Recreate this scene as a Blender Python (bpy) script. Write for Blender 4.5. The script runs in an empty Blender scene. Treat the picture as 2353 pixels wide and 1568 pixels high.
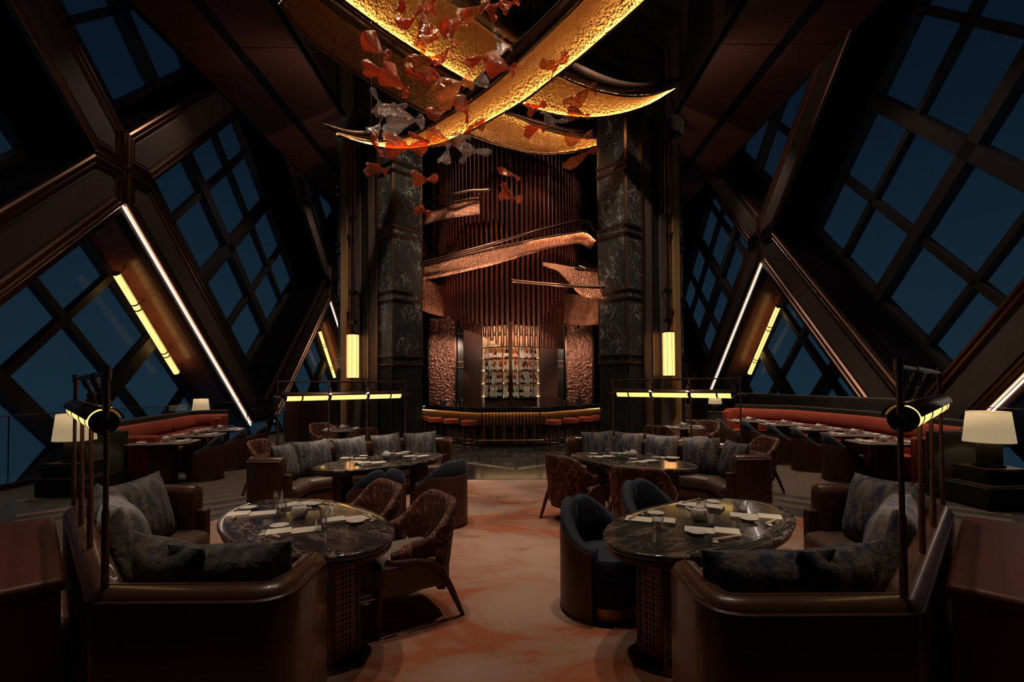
import bpy, math, random
from mathutils import Vector, Matrix
random.seed(11)
S = bpy.context.scene
COL = S.collection
PI = math.pi
def R(d): return math.radians(d)

# ------------------------------------------------------------------ camera
cam_data = bpy.data.cameras.new('camera'); cam = bpy.data.objects.new('camera', cam_data); COL.objects.link(cam)
cam_data.sensor_fit = 'HORIZONTAL'; cam_data.sensor_width = 36.0; cam_data.lens = 36.0 * 1111 / 2353
cam_data.shift_y = 77 / 2353; cam_data.clip_end = 200
cam.matrix_world = Matrix.Translation((0, 0, 1.70)) @ Matrix.Rotation(R(90 + 1.2), 4, 'X') @ Matrix.Rotation(-0.007, 4, 'Z')
S.camera = cam
# ------------------------------------------------------------------ colour management
S.view_settings.view_transform = 'Standard'; S.view_settings.look = 'None'
S.view_settings.exposure = 0.15; S.view_settings.gamma = 1.0
S.view_settings.use_curve_mapping = False
S.cycles.use_denoising = True
S.cycles.caustics_reflective = False; S.cycles.caustics_refractive = False
S.cycles.sample_clamp_indirect = 2.0; S.cycles.max_bounces = 8; S.cycles.transparent_max_bounces = 24
# ------------------------------------------------------------------ dusk sky
W = bpy.data.worlds.new('dusk_sky'); S.world = W; W.use_nodes = True
wn = W.node_tree.nodes; wl = W.node_tree.links; wn.clear()
wo = wn.new('ShaderNodeOutputWorld'); wb = wn.new('ShaderNodeBackground'); wt = wn.new('ShaderNodeTexCoord')
ws = wn.new('ShaderNodeSeparateXYZ'); wr = wn.new('ShaderNodeValToRGB')
wl.new(wt.outputs['Generated'], ws.inputs[0]); wl.new(ws.outputs['Z'], wr.inputs[0]); wl.new(wr.outputs[0], wb.inputs[0]); wl.new(wb.outputs[0], wo.inputs[0])
e = wr.color_ramp.elements
e[0].position = 0.0; e[0].color = (0.0078, 0.0215, 0.035, 1)
e[1].position = 0.85; e[1].color = (0.0014, 0.003, 0.008, 1)
for q_, c_ in ((.2, (.0056, .016, .0285)), (.45, (.0028, .008, .0168))):
    m_ = wr.color_ramp.elements.new(q_); m_.color = (*c_, 1)
wb.inputs[1].default_value = 1.0

def spot(name, loc, to, power, size=40, blend=.6, col=(1, .78, .55), radius=.06):
    L = bpy.data.lights.new(name, 'SPOT'); L.energy = power; L.spot_size = R(size); L.spot_blend = blend; L.color = col; L.shadow_soft_size = radius
    o = bpy.data.objects.new(name, L); COL.objects.link(o); o.location = loc
    o.rotation_euler = (Vector(to) - Vector(loc)).to_track_quat('-Z', 'Y').to_euler()
    return o
WARM = (1, .80, .61)
# downlights of the atrium ceiling, aimed at the carpet, the tables and the bar
LIGHTS = [
 ('downlight', (0, 5.2, 13.5), (0, 4.6, 0), 330, 34), ('downlight', (0, 8.2, 13.5), (0, 7.4, 0), 620, 30),
 ('downlight', (-2.0, 4.6, 13.0), (-1.7, 3.7, 0), 520, 26), ('downlight', (1.8, 4.6, 13.0), (1.5, 3.7, 0), 520, 26),
 ('downlight', (-2.2, 7.4, 13.0), (-1.9, 6.4, 0), 650, 26), ('downlight', (2.0, 7.4, 13.0), (1.8, 6.4, 0), 650, 26),
 ('downlight', (-3.2, 11.2, 13.0), (-.7, 10.8, 0), 900, 30), ('downlight', (3.2, 11.4, 13.0), (.8, 10.8, 0), 900, 30),
 ('downlight', (-6.6, 10.6, 10.9), (-6.4, 9.8, 0), 420, 42), ('downlight', (6.4, 10.6, 10.9), (6.6, 10.2, 0), 1100, 46),
 ('downlight', (-5.2, 7.4, 10.9), (-5.0, 7.2, 0), 350, 40), ('downlight', (5.2, 7.4, 10.9), (5.2, 7.4, 0), 300, 40),
 ('downlight', (-7.6, 14.5, 10.9), (-6.4, 14.5, 0), 700, 40), ('downlight', (7.2, 14.5, 10.9), (6.4, 14.2, 0), 500, 40),
]
for nm, a, b, p, sz in LIGHTS: spot(nm, a, b, p*1.95, sz*1.25, 1., WARM, .15)
# ------------------------------------------------------------------ materials
MATS = {}
def new_mat(name):
    m = bpy.data.materials.new(name); m.use_nodes = True; MATS[name] = m
    nt = m.node_tree; return m, nt, nt.nodes, nt.links, nt.nodes['Principled BSDF']
def pm(name, col, rough=.5, metal=0., sheen=0., coat=0., spec=.5, noise=None, bump=None, sheen_tint=None, trans=0., ior=1.45):
    """principled surface; noise=(scale,amount,stretch,colour2), bump=(scale,strength)"""
    m, nt, n, l, b = new_mat(name)
    b.inputs['Base Color'].default_value = (*col, 1); b.inputs['Roughness'].default_value = rough; b.inputs['Metallic'].default_value = metal
    b.inputs['Sheen Weight'].default_value = sheen; b.inputs['Coat Weight'].default_value = coat; b.inputs['Specular IOR Level'].default_value = spec
    b.inputs['Transmission Weight'].default_value = trans; b.inputs['IOR'].default_value = ior
    if sheen: b.inputs['Sheen Tint'].default_value = (*(sheen_tint or col), 1); b.inputs['Sheen Roughness'].default_value = .35
    tc = n.new('ShaderNodeTexCoord')
    if noise:
        sc, amt, st, c2 = noise
        mp = n.new('ShaderNodeMapping'); mp.inputs['Scale'].default_value = st; l.new(tc.outputs['Object'], mp.inputs[0])
        t = n.new('ShaderNodeTexNoise'); t.inputs['Scale'].default_value = sc; t.inputs['Detail'].default_value = 5; l.new(mp.outputs[0], t.inputs[0])
        r = n.new('ShaderNodeValToRGB'); l.new(t.outputs[0], r.inputs[0])
        r.color_ramp.elements[0].position = .5 - amt; r.color_ramp.elements[0].color = (*col, 1)
        r.color_ramp.elements[1].position = .5 + amt; r.color_ramp.elements[1].color = (*c2, 1)
        l.new(r.outputs[0], b.inputs['Base Color'])
    if bump:
        t2 = n.new('ShaderNodeTexNoise'); t2.inputs['Scale'].default_value = bump[0]; t2.inputs['Detail'].default_value = 3; l.new(tc.outputs['Object'], t2.inputs[0])
        bp = n.new('ShaderNodeBump'); bp.inputs['Strength'].default_value = bump[1]; bp.inputs['Distance'].default_value = bump[2] if len(bump) > 2 else .01
        l.new(t2.outputs[0], bp.inputs['Height']); l.new(bp.outputs[0], b.inputs['Normal'])
    return m
def em(name, col, strength, noise=None, col2=None):
    m, nt, n, l, b = new_mat(name)
    b.inputs['Base Color'].default_value = (*col, 1); b.inputs['Roughness'].default_value = .5
    b.inputs['Emission Color'].default_value = (*col, 1); b.inputs['Emission Strength'].default_value = strength
    if noise:
        tc = n.new('ShaderNodeTexCoord'); t = n.new('ShaderNodeTexNoise'); t.inputs['Scale'].default_value = noise; t.inputs['Detail'].default_value = 6; t.inputs['Distortion'].default_value = 1.5
        l.new(tc.outputs['Object'], t.inputs[0]); r = n.new('ShaderNodeValToRGB'); l.new(t.outputs[0], r.inputs[0])
        r.color_ramp.elements[0].position = .35; r.color_ramp.elements[0].color = (*(col2 or col), 1); r.color_ramp.elements[1].position = .5; r.color_ramp.elements[1].color = (*col, 1)
        l.new(r.outputs[0], b.inputs['Emission Color'])
    return m
def marble(name, base, vein, scale=3., width=.03, rough=.15, coat=.0, stretch=(1, 1, 1), amt=.8):
    m, nt, n, l, b = new_mat(name); b.inputs['Roughness'].default_value = rough; b.inputs['Coat Weight'].default_value = coat
    tc = n.new('ShaderNodeTexCoord'); mp = n.new('ShaderNodeMapping'); mp.inputs['Scale'].default_value = stretch; mp.inputs['Rotation'].default_value = (.4, .5, .6); l.new(tc.outputs['Object'], mp.inputs[0])
    def veins(sc, wd, off):
        t = n.new('ShaderNodeTexNoise'); t.inputs['Scale'].default_value = sc; t.inputs['Detail'].default_value = 6; t.inputs['Distortion'].default_value = .6; l.new(mp.outputs[0], t.inputs[0])
        s = n.new('ShaderNodeMath'); s.operation = 'SUBTRACT'; s.inputs[1].default_value = off; l.new(t.outputs[0], s.inputs[0])
        a = n.new('ShaderNodeMath'); a.operation = 'ABSOLUTE'; l.new(s.outputs[0], a.inputs[0])
        r = n.new('ShaderNodeMapRange'); r.inputs['From Min'].default_value = 0; r.inputs['From Max'].default_value = wd; r.inputs['To Min'].default_value = amt; r.inputs['To Max'].default_value = 0; l.new(a.outputs[0], r.inputs['Value'])
        return r.outputs[0]
    v1 = veins(scale, width, .5); v2 = veins(scale * 2.3, width * .7, .53)
    mx = n.new('ShaderNodeMath'); mx.operation = 'MAXIMUM'; l.new(v1, mx.inputs[0]); l.new(v2, mx.inputs[1])
    msk = n.new('ShaderNodeTexNoise'); msk.inputs['Scale'].default_value = scale * .8; l.new(mp.outputs[0], msk.inputs[0])
    mr = n.new('ShaderNodeMapRange'); mr.inputs['From Min'].default_value = .4; mr.inputs['From Max'].default_value = .62; l.new(msk.outputs[0], mr.inputs['Value'])
    mul = n.new('ShaderNodeMath'); mul.operation = 'MULTIPLY'; l.new(mx.outputs[0], mul.inputs[0]); l.new(mr.outputs[0], mul.inputs[1])
    mix = n.new('ShaderNodeMix'); mix.data_type = 'RGBA'; mix.inputs['A'].default_value = (*base, 1); mix.inputs['B'].default_value = (*vein, 1); l.new(mul.outputs[0], mix.inputs['Factor'])
    l.new(mix.outputs['Result'], b.inputs['Base Color'])
    return m
def wood(name, c1, c2, rough=.45, stretch=(12, 12, .8), scale=2., coat=0.):
    m = pm(name, c1, rough, coat=coat, noise=(scale, .22, stretch, c2)); return m
def veined_cloth(name, base, mid, vein):
    m, nt, n, l, b = new_mat(name); b.inputs['Roughness'].default_value = .75; b.inputs['Sheen Weight'].default_value = .5; b.inputs['Sheen Tint'].default_value = (*mid, 1); b.inputs['Sheen Roughness'].default_value = .3
    tc = n.new('ShaderNodeTexCoord')
    mp = n.new('ShaderNodeMapping'); mp.inputs['Scale'].default_value = (1, 1, .55); l.new(tc.outputs['Object'], mp.inputs[0])
    t = n.new('ShaderNodeTexNoise'); t.inputs['Scale'].default_value = 5.0; t.inputs['Detail'].default_value = 6; t.inputs['Roughness'].default_value = .65; t.inputs['Distortion'].default_value = 1.2; l.new(mp.outputs[0], t.inputs[0])
    r = n.new('ShaderNodeValToRGB'); l.new(t.outputs[0], r.inputs[0]); el = r.color_ramp.elements
    el[0].position = .0; el[0].color = (*base, 1); el[1].position = .9; el[1].color = (*base, 1)
    for p, c in ((.40, base), (.47, mid), (.49, base), (.5, vein), (.512, base), (.6, base), (.66, mid)):
        x = el.new(p); x.color = (*c, 1)
    l.new(r.outputs[0], b.inputs['Base Color'])
    return m
def edge_factor(n, l, lo, hi, power, normal=None):
    fr = n.new('ShaderNodeLayerWeight'); fr.inputs['Blend'].default_value = .5
    if normal is not None: l.new(normal, fr.inputs['Normal'])
    pw = n.new('ShaderNodeMath'); pw.operation = 'POWER'; pw.inputs[1].default_value = power; l.new(fr.outputs['Facing'], pw.inputs[0])
    mr = n.new('ShaderNodeMapRange'); mr.inputs['To Min'].default_value = lo; mr.inputs['To Max'].default_value = hi; l.new(pw.outputs[0], mr.inputs['Value'])
    return mr.outputs[0]
def clear(name, tint, lo=.04, hi=.6, rough=.02, power=3.):
    """thin clear or tinted glass, more mirror-like towards its edges"""
    m, nt, n, l, b = new_mat(name); n.remove(b)
    o = n['Material Output']; tr = n.new('ShaderNodeBsdfTransparent'); tr.inputs[0].default_value = (*tint, 1)
    g = n.new('ShaderNodeBsdfGlossy'); g.inputs['Roughness'].default_value = rough
    mx = n.new('ShaderNodeMixShader'); l.new(edge_factor(n, l, lo, hi, power), mx.inputs[0]); l.new(tr.outputs[0], mx.inputs[1]); l.new(g.outputs[0], mx.inputs[2]); l.new(mx.outputs[0], o.inputs[0])
    return m
def petal_glass(name, tint, body, mixf=.35):
    m, nt, n, l, b = new_mat(name); n.remove(b); o = n['Material Output']
    tc = n.new('ShaderNodeTexCoord'); t = n.new('ShaderNodeTexNoise'); t.inputs['Scale'].default_value = 4.5; t.inputs['Detail'].default_value = 3; t.inputs['Distortion'].default_value = 1.4; l.new(tc.outputs['Object'], t.inputs[0])
    bp = n.new('ShaderNodeBump'); bp.inputs['Strength'].default_value = .9; bp.inputs['Distance'].default_value = .12; l.new(t.outputs[0], bp.inputs['Height'])
    tr = n.new('ShaderNodeBsdfTransparent'); tr.inputs[0].default_value = (*tint, 1)
    d = n.new('ShaderNodeBsdfTranslucent'); d.inputs[0].default_value = (*body, 1); df = n.new('ShaderNodeBsdfDiffuse'); df.inputs[0].default_value = (*body, 1)
    ad = n.new('ShaderNodeMixShader'); l.new(d.outputs[0], ad.inputs[1]); l.new(df.outputs[0], ad.inputs[2])
    m1 = n.new('ShaderNodeMixShader'); m1.inputs[0].default_value = mixf; l.new(tr.outputs[0], m1.inputs[1]); l.new(ad.outputs[0], m1.inputs[2])
    g = n.new('ShaderNodeBsdfGlossy'); g.inputs['Roughness'].default_value = .1; g.inputs[0].default_value = (1, .82, .7, 1); l.new(bp.outputs[0], g.inputs['Normal'])
    m2 = n.new('ShaderNodeMixShader'); l.new(edge_factor(n, l, .07, .75, 2.2, bp.outputs[0]), m2.inputs[0]); l.new(m1.outputs[0], m2.inputs[1]); l.new(g.outputs[0], m2.inputs[2]); l.new(m2.outputs[0], o.inputs[0])
    return m
def carpet(name):
    m, nt, n, l, b = new_mat(name); b.inputs['Roughness'].default_value = .95; b.inputs['Specular IOR Level'].default_value = .1
    tc = n.new('ShaderNodeTexCoord'); mp = n.new('ShaderNodeMapping'); mp.inputs['Scale'].default_value = (.8, 1.5, 1); mp.inputs['Rotation'].default_value = (0, 0, .35); l.new(tc.outputs['Object'], mp.inputs[0])
    def nz(sc, det, dist):
        t = n.new('ShaderNodeTexNoise'); t.inputs['Scale'].default_value = sc; t.inputs['Detail'].default_value = det; t.inputs['Distortion'].default_value = dist; t.inputs['Roughness'].default_value = .6; l.new(mp.outputs[0], t.inputs[0]); return t
    t1 = nz(.75, 7, .7); r = n.new('ShaderNodeValToRGB'); l.new(t1.outputs[0], r.inputs[0]); el = r.color_ramp.elements
    el[0].position = .28; el[0].color = (.40, .27, .21, 1); el[1].position = .8; el[1].color = (.33, .22, .17, 1)
    for p, c in ((.44, (.36, .22, .165)), (.53, (.33, .165, .11)), (.58, (.33, .095, .045)), (.64, (.36, .16, .10))):
        x = el.new(p); x.color = (*c, 1)
    t2 = nz(1.7, 8, .3); mr = n.new('ShaderNodeMapRange'); mr.inputs['From Min'].default_value = .6; mr.inputs['From Max'].default_value = .68; l.new(t2.outputs[0], mr.inputs['Value'])
    mk = n.new('ShaderNodeMath'); mk.operation = 'MULTIPLY'; mk.inputs[1].default_value = .6; l.new(mr.outputs[0], mk.inputs[0])
    mx = n.new('ShaderNodeMix'); mx.data_type = 'RGBA'; l.new(mk.outputs[0], mx.inputs['Factor']); l.new(r.outputs[0], mx.inputs['A']); mx.inputs['B'].default_value = (.13, .06, .042, 1)
    l.new(mx.outputs['Result'], b.inputs['Base Color'])
    t3 = n.new('ShaderNodeTexNoise'); t3.inputs['Scale'].default_value = 160; l.new(tc.outputs['Object'], t3.inputs[0]); bp = n.new('ShaderNodeBump'); bp.inputs['Strength'].default_value = .5; bp.inputs['Distance'].default_value = .01; l.new(t3.outputs[0], bp.inputs['Height']); l.new(bp.outputs[0], b.inputs['Normal'])
    return m

carpet('carpet')
pm('leather', (.062, .026, .016), .33, coat=.25, noise=(7, .3, (1, 1, 1), (.085, .036, .022)), bump=(90, .12, .004))
pm('leather_seat', (.075, .045, .034), .42, coat=.1, noise=(5, .3, (1, 1, 1), (.09, .055, .04)), bump=(70, .08, .004))
pm('velvet_blue', (.012, .018, .032), .85, sheen=.35, sheen_tint=(.05, .075, .12), noise=(4, .25, (1, 1, 1), (.02, .028, .045)))
pm('velvet_dark', (.010, .013, .017), .85, sheen=.6, sheen_tint=(.05, .07, .08), noise=(4, .25, (1, 1, 1), (.018, .022, .026)))
pm('velvet_red', (.24, .028, .012), .8, sheen=.5, sheen_tint=(.5, .12, .06), noise=(4, .25, (1, 1, 1), (.33, .05, .02)))
pm('velvet_olive', (.022, .022, .016), .85, sheen=.4, sheen_tint=(.08, .08, .06), noise=(5, .25, (1, 1, 1), (.032, .032, .024)))
veined_cloth('velvet_veined', (.055, .013, .008), (.13, .034, .018), (.72, .34, .2))
pm('cushion', (.055, .055, .062), .8, sheen=.5, sheen_tint=(.2, .2, .22), noise=(20, .13, (1, 1, .3), (.16, .148, .14)), bump=(26, .5, .02))
pm('cushion_blue', (.016, .028, .075), .8, sheen=.5, sheen_tint=(.15, .17, .25), noise=(17, .13, (1, 1, .3), (.16, .13, .095)), bump=(26, .5, .02))
pm('seat_cloth', (.17, .115, .085), .9, noise=(120, .2, (1, 1, 1), (.22, .155, .12)), bump=(300, .3, .003))
wood('wood_shell', (.075, .03, .02), (.105, .042, .028), .42, (14, 14, .7))
wood('wood_dark', (.035, .017, .012), (.055, .027, .019), .4, (14, 14, .8))
wood('wood_frame', (.055, .018, .012), (.075, .026, .017), .35, (10, 10, 1))
wood('wood_red', (.105, .04, .028), (.15, .056, .038), .45, (.7, 9, 9))
wood('wood_reveal', (.24, .07, .036), (.32, .10, .052), .32, (3, 3, 3), coat=.2)
wood('wood_console', (.085, .018, .014), (.12, .026, .02), .48, (.8, 8, 1))
wood('wood_floor', (.085, .055, .037), (.12, .08, .055), .5, (1.2, 14, 1))
wood('wood_floor2', (.068, .045, .03), (.097, .066, .045), .5, (1.2, 14, 1))
pm('bronze', (.30, .16, .095), .32, 1., noise=(3, .3, (1, 1, 1), (.36, .2, .12)))
pm('bronze_dark', (.12, .065, .042), .38, 1.)
pm('lamp_bronze', (.27, .15, .105), .38, .7)
pm('lamp_bronze_dark', (.085, .05, .04), .36, .6)
pm('brass', (.42, .24, .11), .3, 1.)
pm('brass_satin', (.36, .21, .1), .42, 1., noise=(2, .3, (30, 30, .4), (.42, .25, .12)))
pm('copper', (.40, .165, .105), .25, 1.)
pm('copper_dark', (.24, .10, .066), .25, 1.)
pm('copper_hammered', (.60, .27, .165), .28, 1., bump=(24, 1., .07))
pm('gold_hammered', (.72, .42, .16), .3, 1., bump=(21, 1., .13))
pm('copper_foil', (.34, .16, .115), .34, 1., bump=(11, 1., .07))
pm('steel', (.6, .58, .56), .18, 1.)
pm('panel_brown', (.07, .05, .044), .72, noise=(3, .25, (1, 1, 1), (.09, .06, .05)))
pm('panel_grey', (.06, .05, .047), .5)
pm('black', (.008, .008, .009), .6)
pm('reveal_black', (.004, .004, .0045), .9, spec=.08)
pm('mullion', (.04, .036, .034), .45)
pm('charcoal_slat', (.018, .018, .018), .5)
pm('dark_ceiling', (.012, .011, .011), .8)
pm('stone', (.042, .039, .035), .3, noise=(6, .2, (1, 1, 1), (.065, .06, .054)))
pm('beam_bronze', (.22, .12, .08), .36, 1.)
marble('marble_table', (.03, .031, .028), (.35, .25, .19), 3.2, .035, .13, .3, (1, 2.2, 1))
marble('marble_purple', (.038, .03, .036), (.42, .3, .24), 3.4, .05, .13, .3, (1, 2.6, 1))
marble('marble_pier', (.03, .03, .028), (.3, .28, .25), 2.6, .026, .25, 0, (1, 1, .8))
marble('marble_floor', (.022, .022, .022), (.16, .14, .13), 1.6, .025, .16, 0, (1, 2.5, 1))
marble('marble_pale', (.15, .12, .105), (.3, .26, .23), 2.5, .06, .18)
marble('marble_bar', (.012, .011, .011), (.12, .09, .07), 3., .02, .08, .3)
marble('marble_grey', (.2, .165, .15), (.42, .36, .31), 3.5, .06, .16)
pm('porcelain', (.72, .66, .61), .2, coat=.3)
pm('linen', (.74, .66, .58), .9, bump=(200, .15, .002))
pm('chopstick', (.55, .36, .24), .5)
clear('drink_glass', (.985, .982, .985), .10, .95, .03, 1.7)
clear('window_glass', (.95, .96, .97), .004, .2, .0, 6.)
clear('rail_glass', (.95, .97, .965), .05, .5, .0, 4.)
petal_glass('petal_orange', (.9, .30, .11), (.70, .15, .04), .34)
petal_glass('petal_clear', (.9, .87, .85), (.55, .46, .42), .2)
petal_glass('petal_amber', (.97, .6, .3), (.65, .26, .1), .22)
em('alabaster', (1., .62, .19), 1.6, 2.6, (1., .55, .13))
em('alabaster_lantern', (1., .44, .14), 2.3, 3., (1., .40, .11))
em('led_white', (1., .9, .78), 10)
em('led_soft', (1., .72, .5), 16)
em('reflected_glow', (1., .8, .7), .55)  # weak emission standing in for LED glow reflected on the moulding
pm('fin_gold', (.48, .28, .12), .55, .55)
em('led_bar', (1., .62, .28), 13)
em('led_warm', (1., .62, .25), 38)
em('led_copper', (1., .66, .42), 90)
em('lamp_shade', (1., .76, .42), .30, 60, (1., .68, .36))
em('shelf_glow', (1., .70, .38), 7.0)
em('spot_lens', (1., .8, .5), 12)
em('shelf_back_glow', (1., .62, .33), .12)  # emission put in for the warm light falling on the back panel
for nm, c in (('amber', (.6, .17, .03)), ('ruby', (.42, .035, .02)), ('pale', (.8, .75, .6)), ('green', (.05, .38, .12)), ('smoke', (.012, .013, .012))):
    m, nt, n, l, b = new_mat('bottle_' + nm); b.inputs['Base Color'].default_value = (*c, 1); b.inputs['Roughness'].default_value = .08; b.inputs['Coat Weight'].default_value = .5
    b.inputs['Transmission Weight'].default_value = .3 if nm != 'smoke' else 0.
pm('paper_label', (.6, .55, .46), .7); pm('bottle_cap', (.03, .02, .02), .4)

# ------------------------------------------------------------------ mesh building
class MB:
    def __init__(s): s.v = []; s.f = []
    def add(s, vs, fs):
        o = len(s.v); s.v += [tuple(v) for v in vs]; s.f += [tuple(o + i for i in f) for f in fs]; return s
    def box(s, a, b):
        x0, y0, z0 = a; x1, y1, z1 = b
        return s.add([(x0,y0,z0),(x1,y0,z0),(x1,y1,z0),(x0,y1,z0),(x0,y0,z1),(x1,y0,z1),(x1,y1,z1),(x0,y1,z1)],
                     [(0,3,2,1),(4,5,6,7),(0,1,5,4),(1,2,6,5),(2,3,7,6),(3,0,4,7)])
    def prism(s, poly, z0, z1):
        n = len(poly)
        return s.add([(x,y,z0) for x,y in poly] + [(x,y,z1) for x,y in poly],
                     [tuple(range(n-1,-1,-1)), tuple(range(n,2*n))] + [(i,(i+1)%n,n+(i+1)%n,n+i) for i in range(n)])
    def lathe(s, prof, n=24, c=(0,0), capped=True):
        k = len(prof); vs = []
        for i in range(n):
            a = 2*PI*i/n
            for r,z in prof: vs.append((c[0]+r*math.cos(a), c[1]+r*math.sin(a), z))
        fs = [(i*k+j, ((i+1)%n)*k+j, ((i+1)%n)*k+j+1, i*k+j+1) for i in range(n) for j in range(k-1)]
        if capped:
            fs += [tuple(i*k for i in range(n-1,-1,-1)), tuple(i*k+k-1 for i in range(n))]
        return s.add(vs, fs)
    def rod(s, a, b, r0, r1=None, n=10):
        r1 = r0 if r1 is None else r1
        a = Vector(a); b = Vector(b); q = (b-a).to_track_quat('Z','Y'); vs = []
        for p, r in ((a,r0),(b,r1)):
            for i in range(n): vs.append(p + q @ Vector((r*math.cos(2*PI*i/n), r*math.sin(2*PI*i/n), 0)))
        return s.add(vs, [(i,(i+1)%n,n+(i+1)%n,n+i) for i in range(n)] + [tuple(range(n-1,-1,-1)), tuple(range(n,2*n))])
    def grid(s, rows, closed_u=False, closed_v=False):
        """rows: list of equal-length point lists"""
        nr, nc = len(rows), len(rows[0]); vs = [p for r in rows for p in r]; fs = []
        for i in range(nr if closed_v else nr-1):
            for j in range(nc if closed_u else nc-1):
                fs.append((i*nc+j, i*nc+(j+1)%nc, ((i+1)%nr)*nc+(j+1)%nc, ((i+1)%nr)*nc+j))
        return s.add(vs, fs)
    def sweep(s, rings, caps=True):
        """rings of closed sections"""
        k = len(rings[0]); o = len(s.v); s.grid(rings, closed_u=True)
        if caps: s.f += [tuple(o+i for i in range(k-1,-1,-1)), tuple(o+(len(rings)-1)*k+i for i in range(k))]
        return s
    def mesh(s, name, mat, smooth=35):
        me = bpy.data.meshes.new(name); me.from_pydata(s.v, [], s.f); me.update()
        import bmesh
        bm = bmesh.new(); bm.from_mesh(me); bmesh.ops.recalc_face_normals(bm, faces=bm.faces); bm.to_mesh(me); bm.free()
        if smooth:
            me.shade_smooth(); me.set_sharp_from_angle(angle=R(smooth))
        me.materials.append(MATS[mat]); return me
    def obj(s, name, mat, parent=None, smooth=35, bevel=0, solid=0, sub=0):
        o = bpy.data.objects.new(name, s.mesh(name, mat, smooth)); COL.objects.link(o)
        if parent: o.parent = parent
        if solid: md = o.modifiers.new('s','SOLIDIFY'); md.thickness = solid; md.offset = 0
        if bevel: md = o.modifiers.new('b','BEVEL'); md.width = bevel; md.segments = 2; md.limit_method = 'ANGLE'; md.angle_limit = R(40)
        if sub: md = o.modifiers.new('u','SUBSURF'); md.levels = sub; md.render_levels = sub
        return o
def tag(o, label, cat=None, group=None, kind=None):
    if label: o['label'] = label
    if cat: o['category'] = cat
    if group: o['group'] = group
    if kind: o['kind'] = kind
    return o
def thing(name, label, cat, loc=(0,0,0), rz=0, group=None):
    o = bpy.data.objects.new(name, None); COL.objects.link(o); o.location = loc; o.rotation_euler = (0,0,rz); o.empty_display_size = .1
    return tag(o, label, cat, group)
def struct(o): o['kind'] = 'structure'; return o
def copy_tree(o, parent=None, loc=None, rz=None, label=None, group=None):
    c = o.copy(); COL.objects.link(c); c.parent = parent
    if loc is not None: c.location = loc
    if rz is not None: c.rotation_euler = (0,0,rz)
    if label: c['label'] = label
    if group: c['group'] = group
    for ch in list(o.children): copy_tree(ch, c)
    return c
def share(name, me, parent, loc=(0,0,0), rot=None, scale=None):
    o = bpy.data.objects.new(name, me); COL.objects.link(o); o.parent = parent; o.location = loc
    if rot is not None: o.rotation_euler = rot
    if scale is not None: o.scale = scale
    return o
def lerp(a, b, t): return a + (b-a)*t
def smoothstep(t): t = max(0., min(1., t)); return t*t*(3-2*t)
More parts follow.
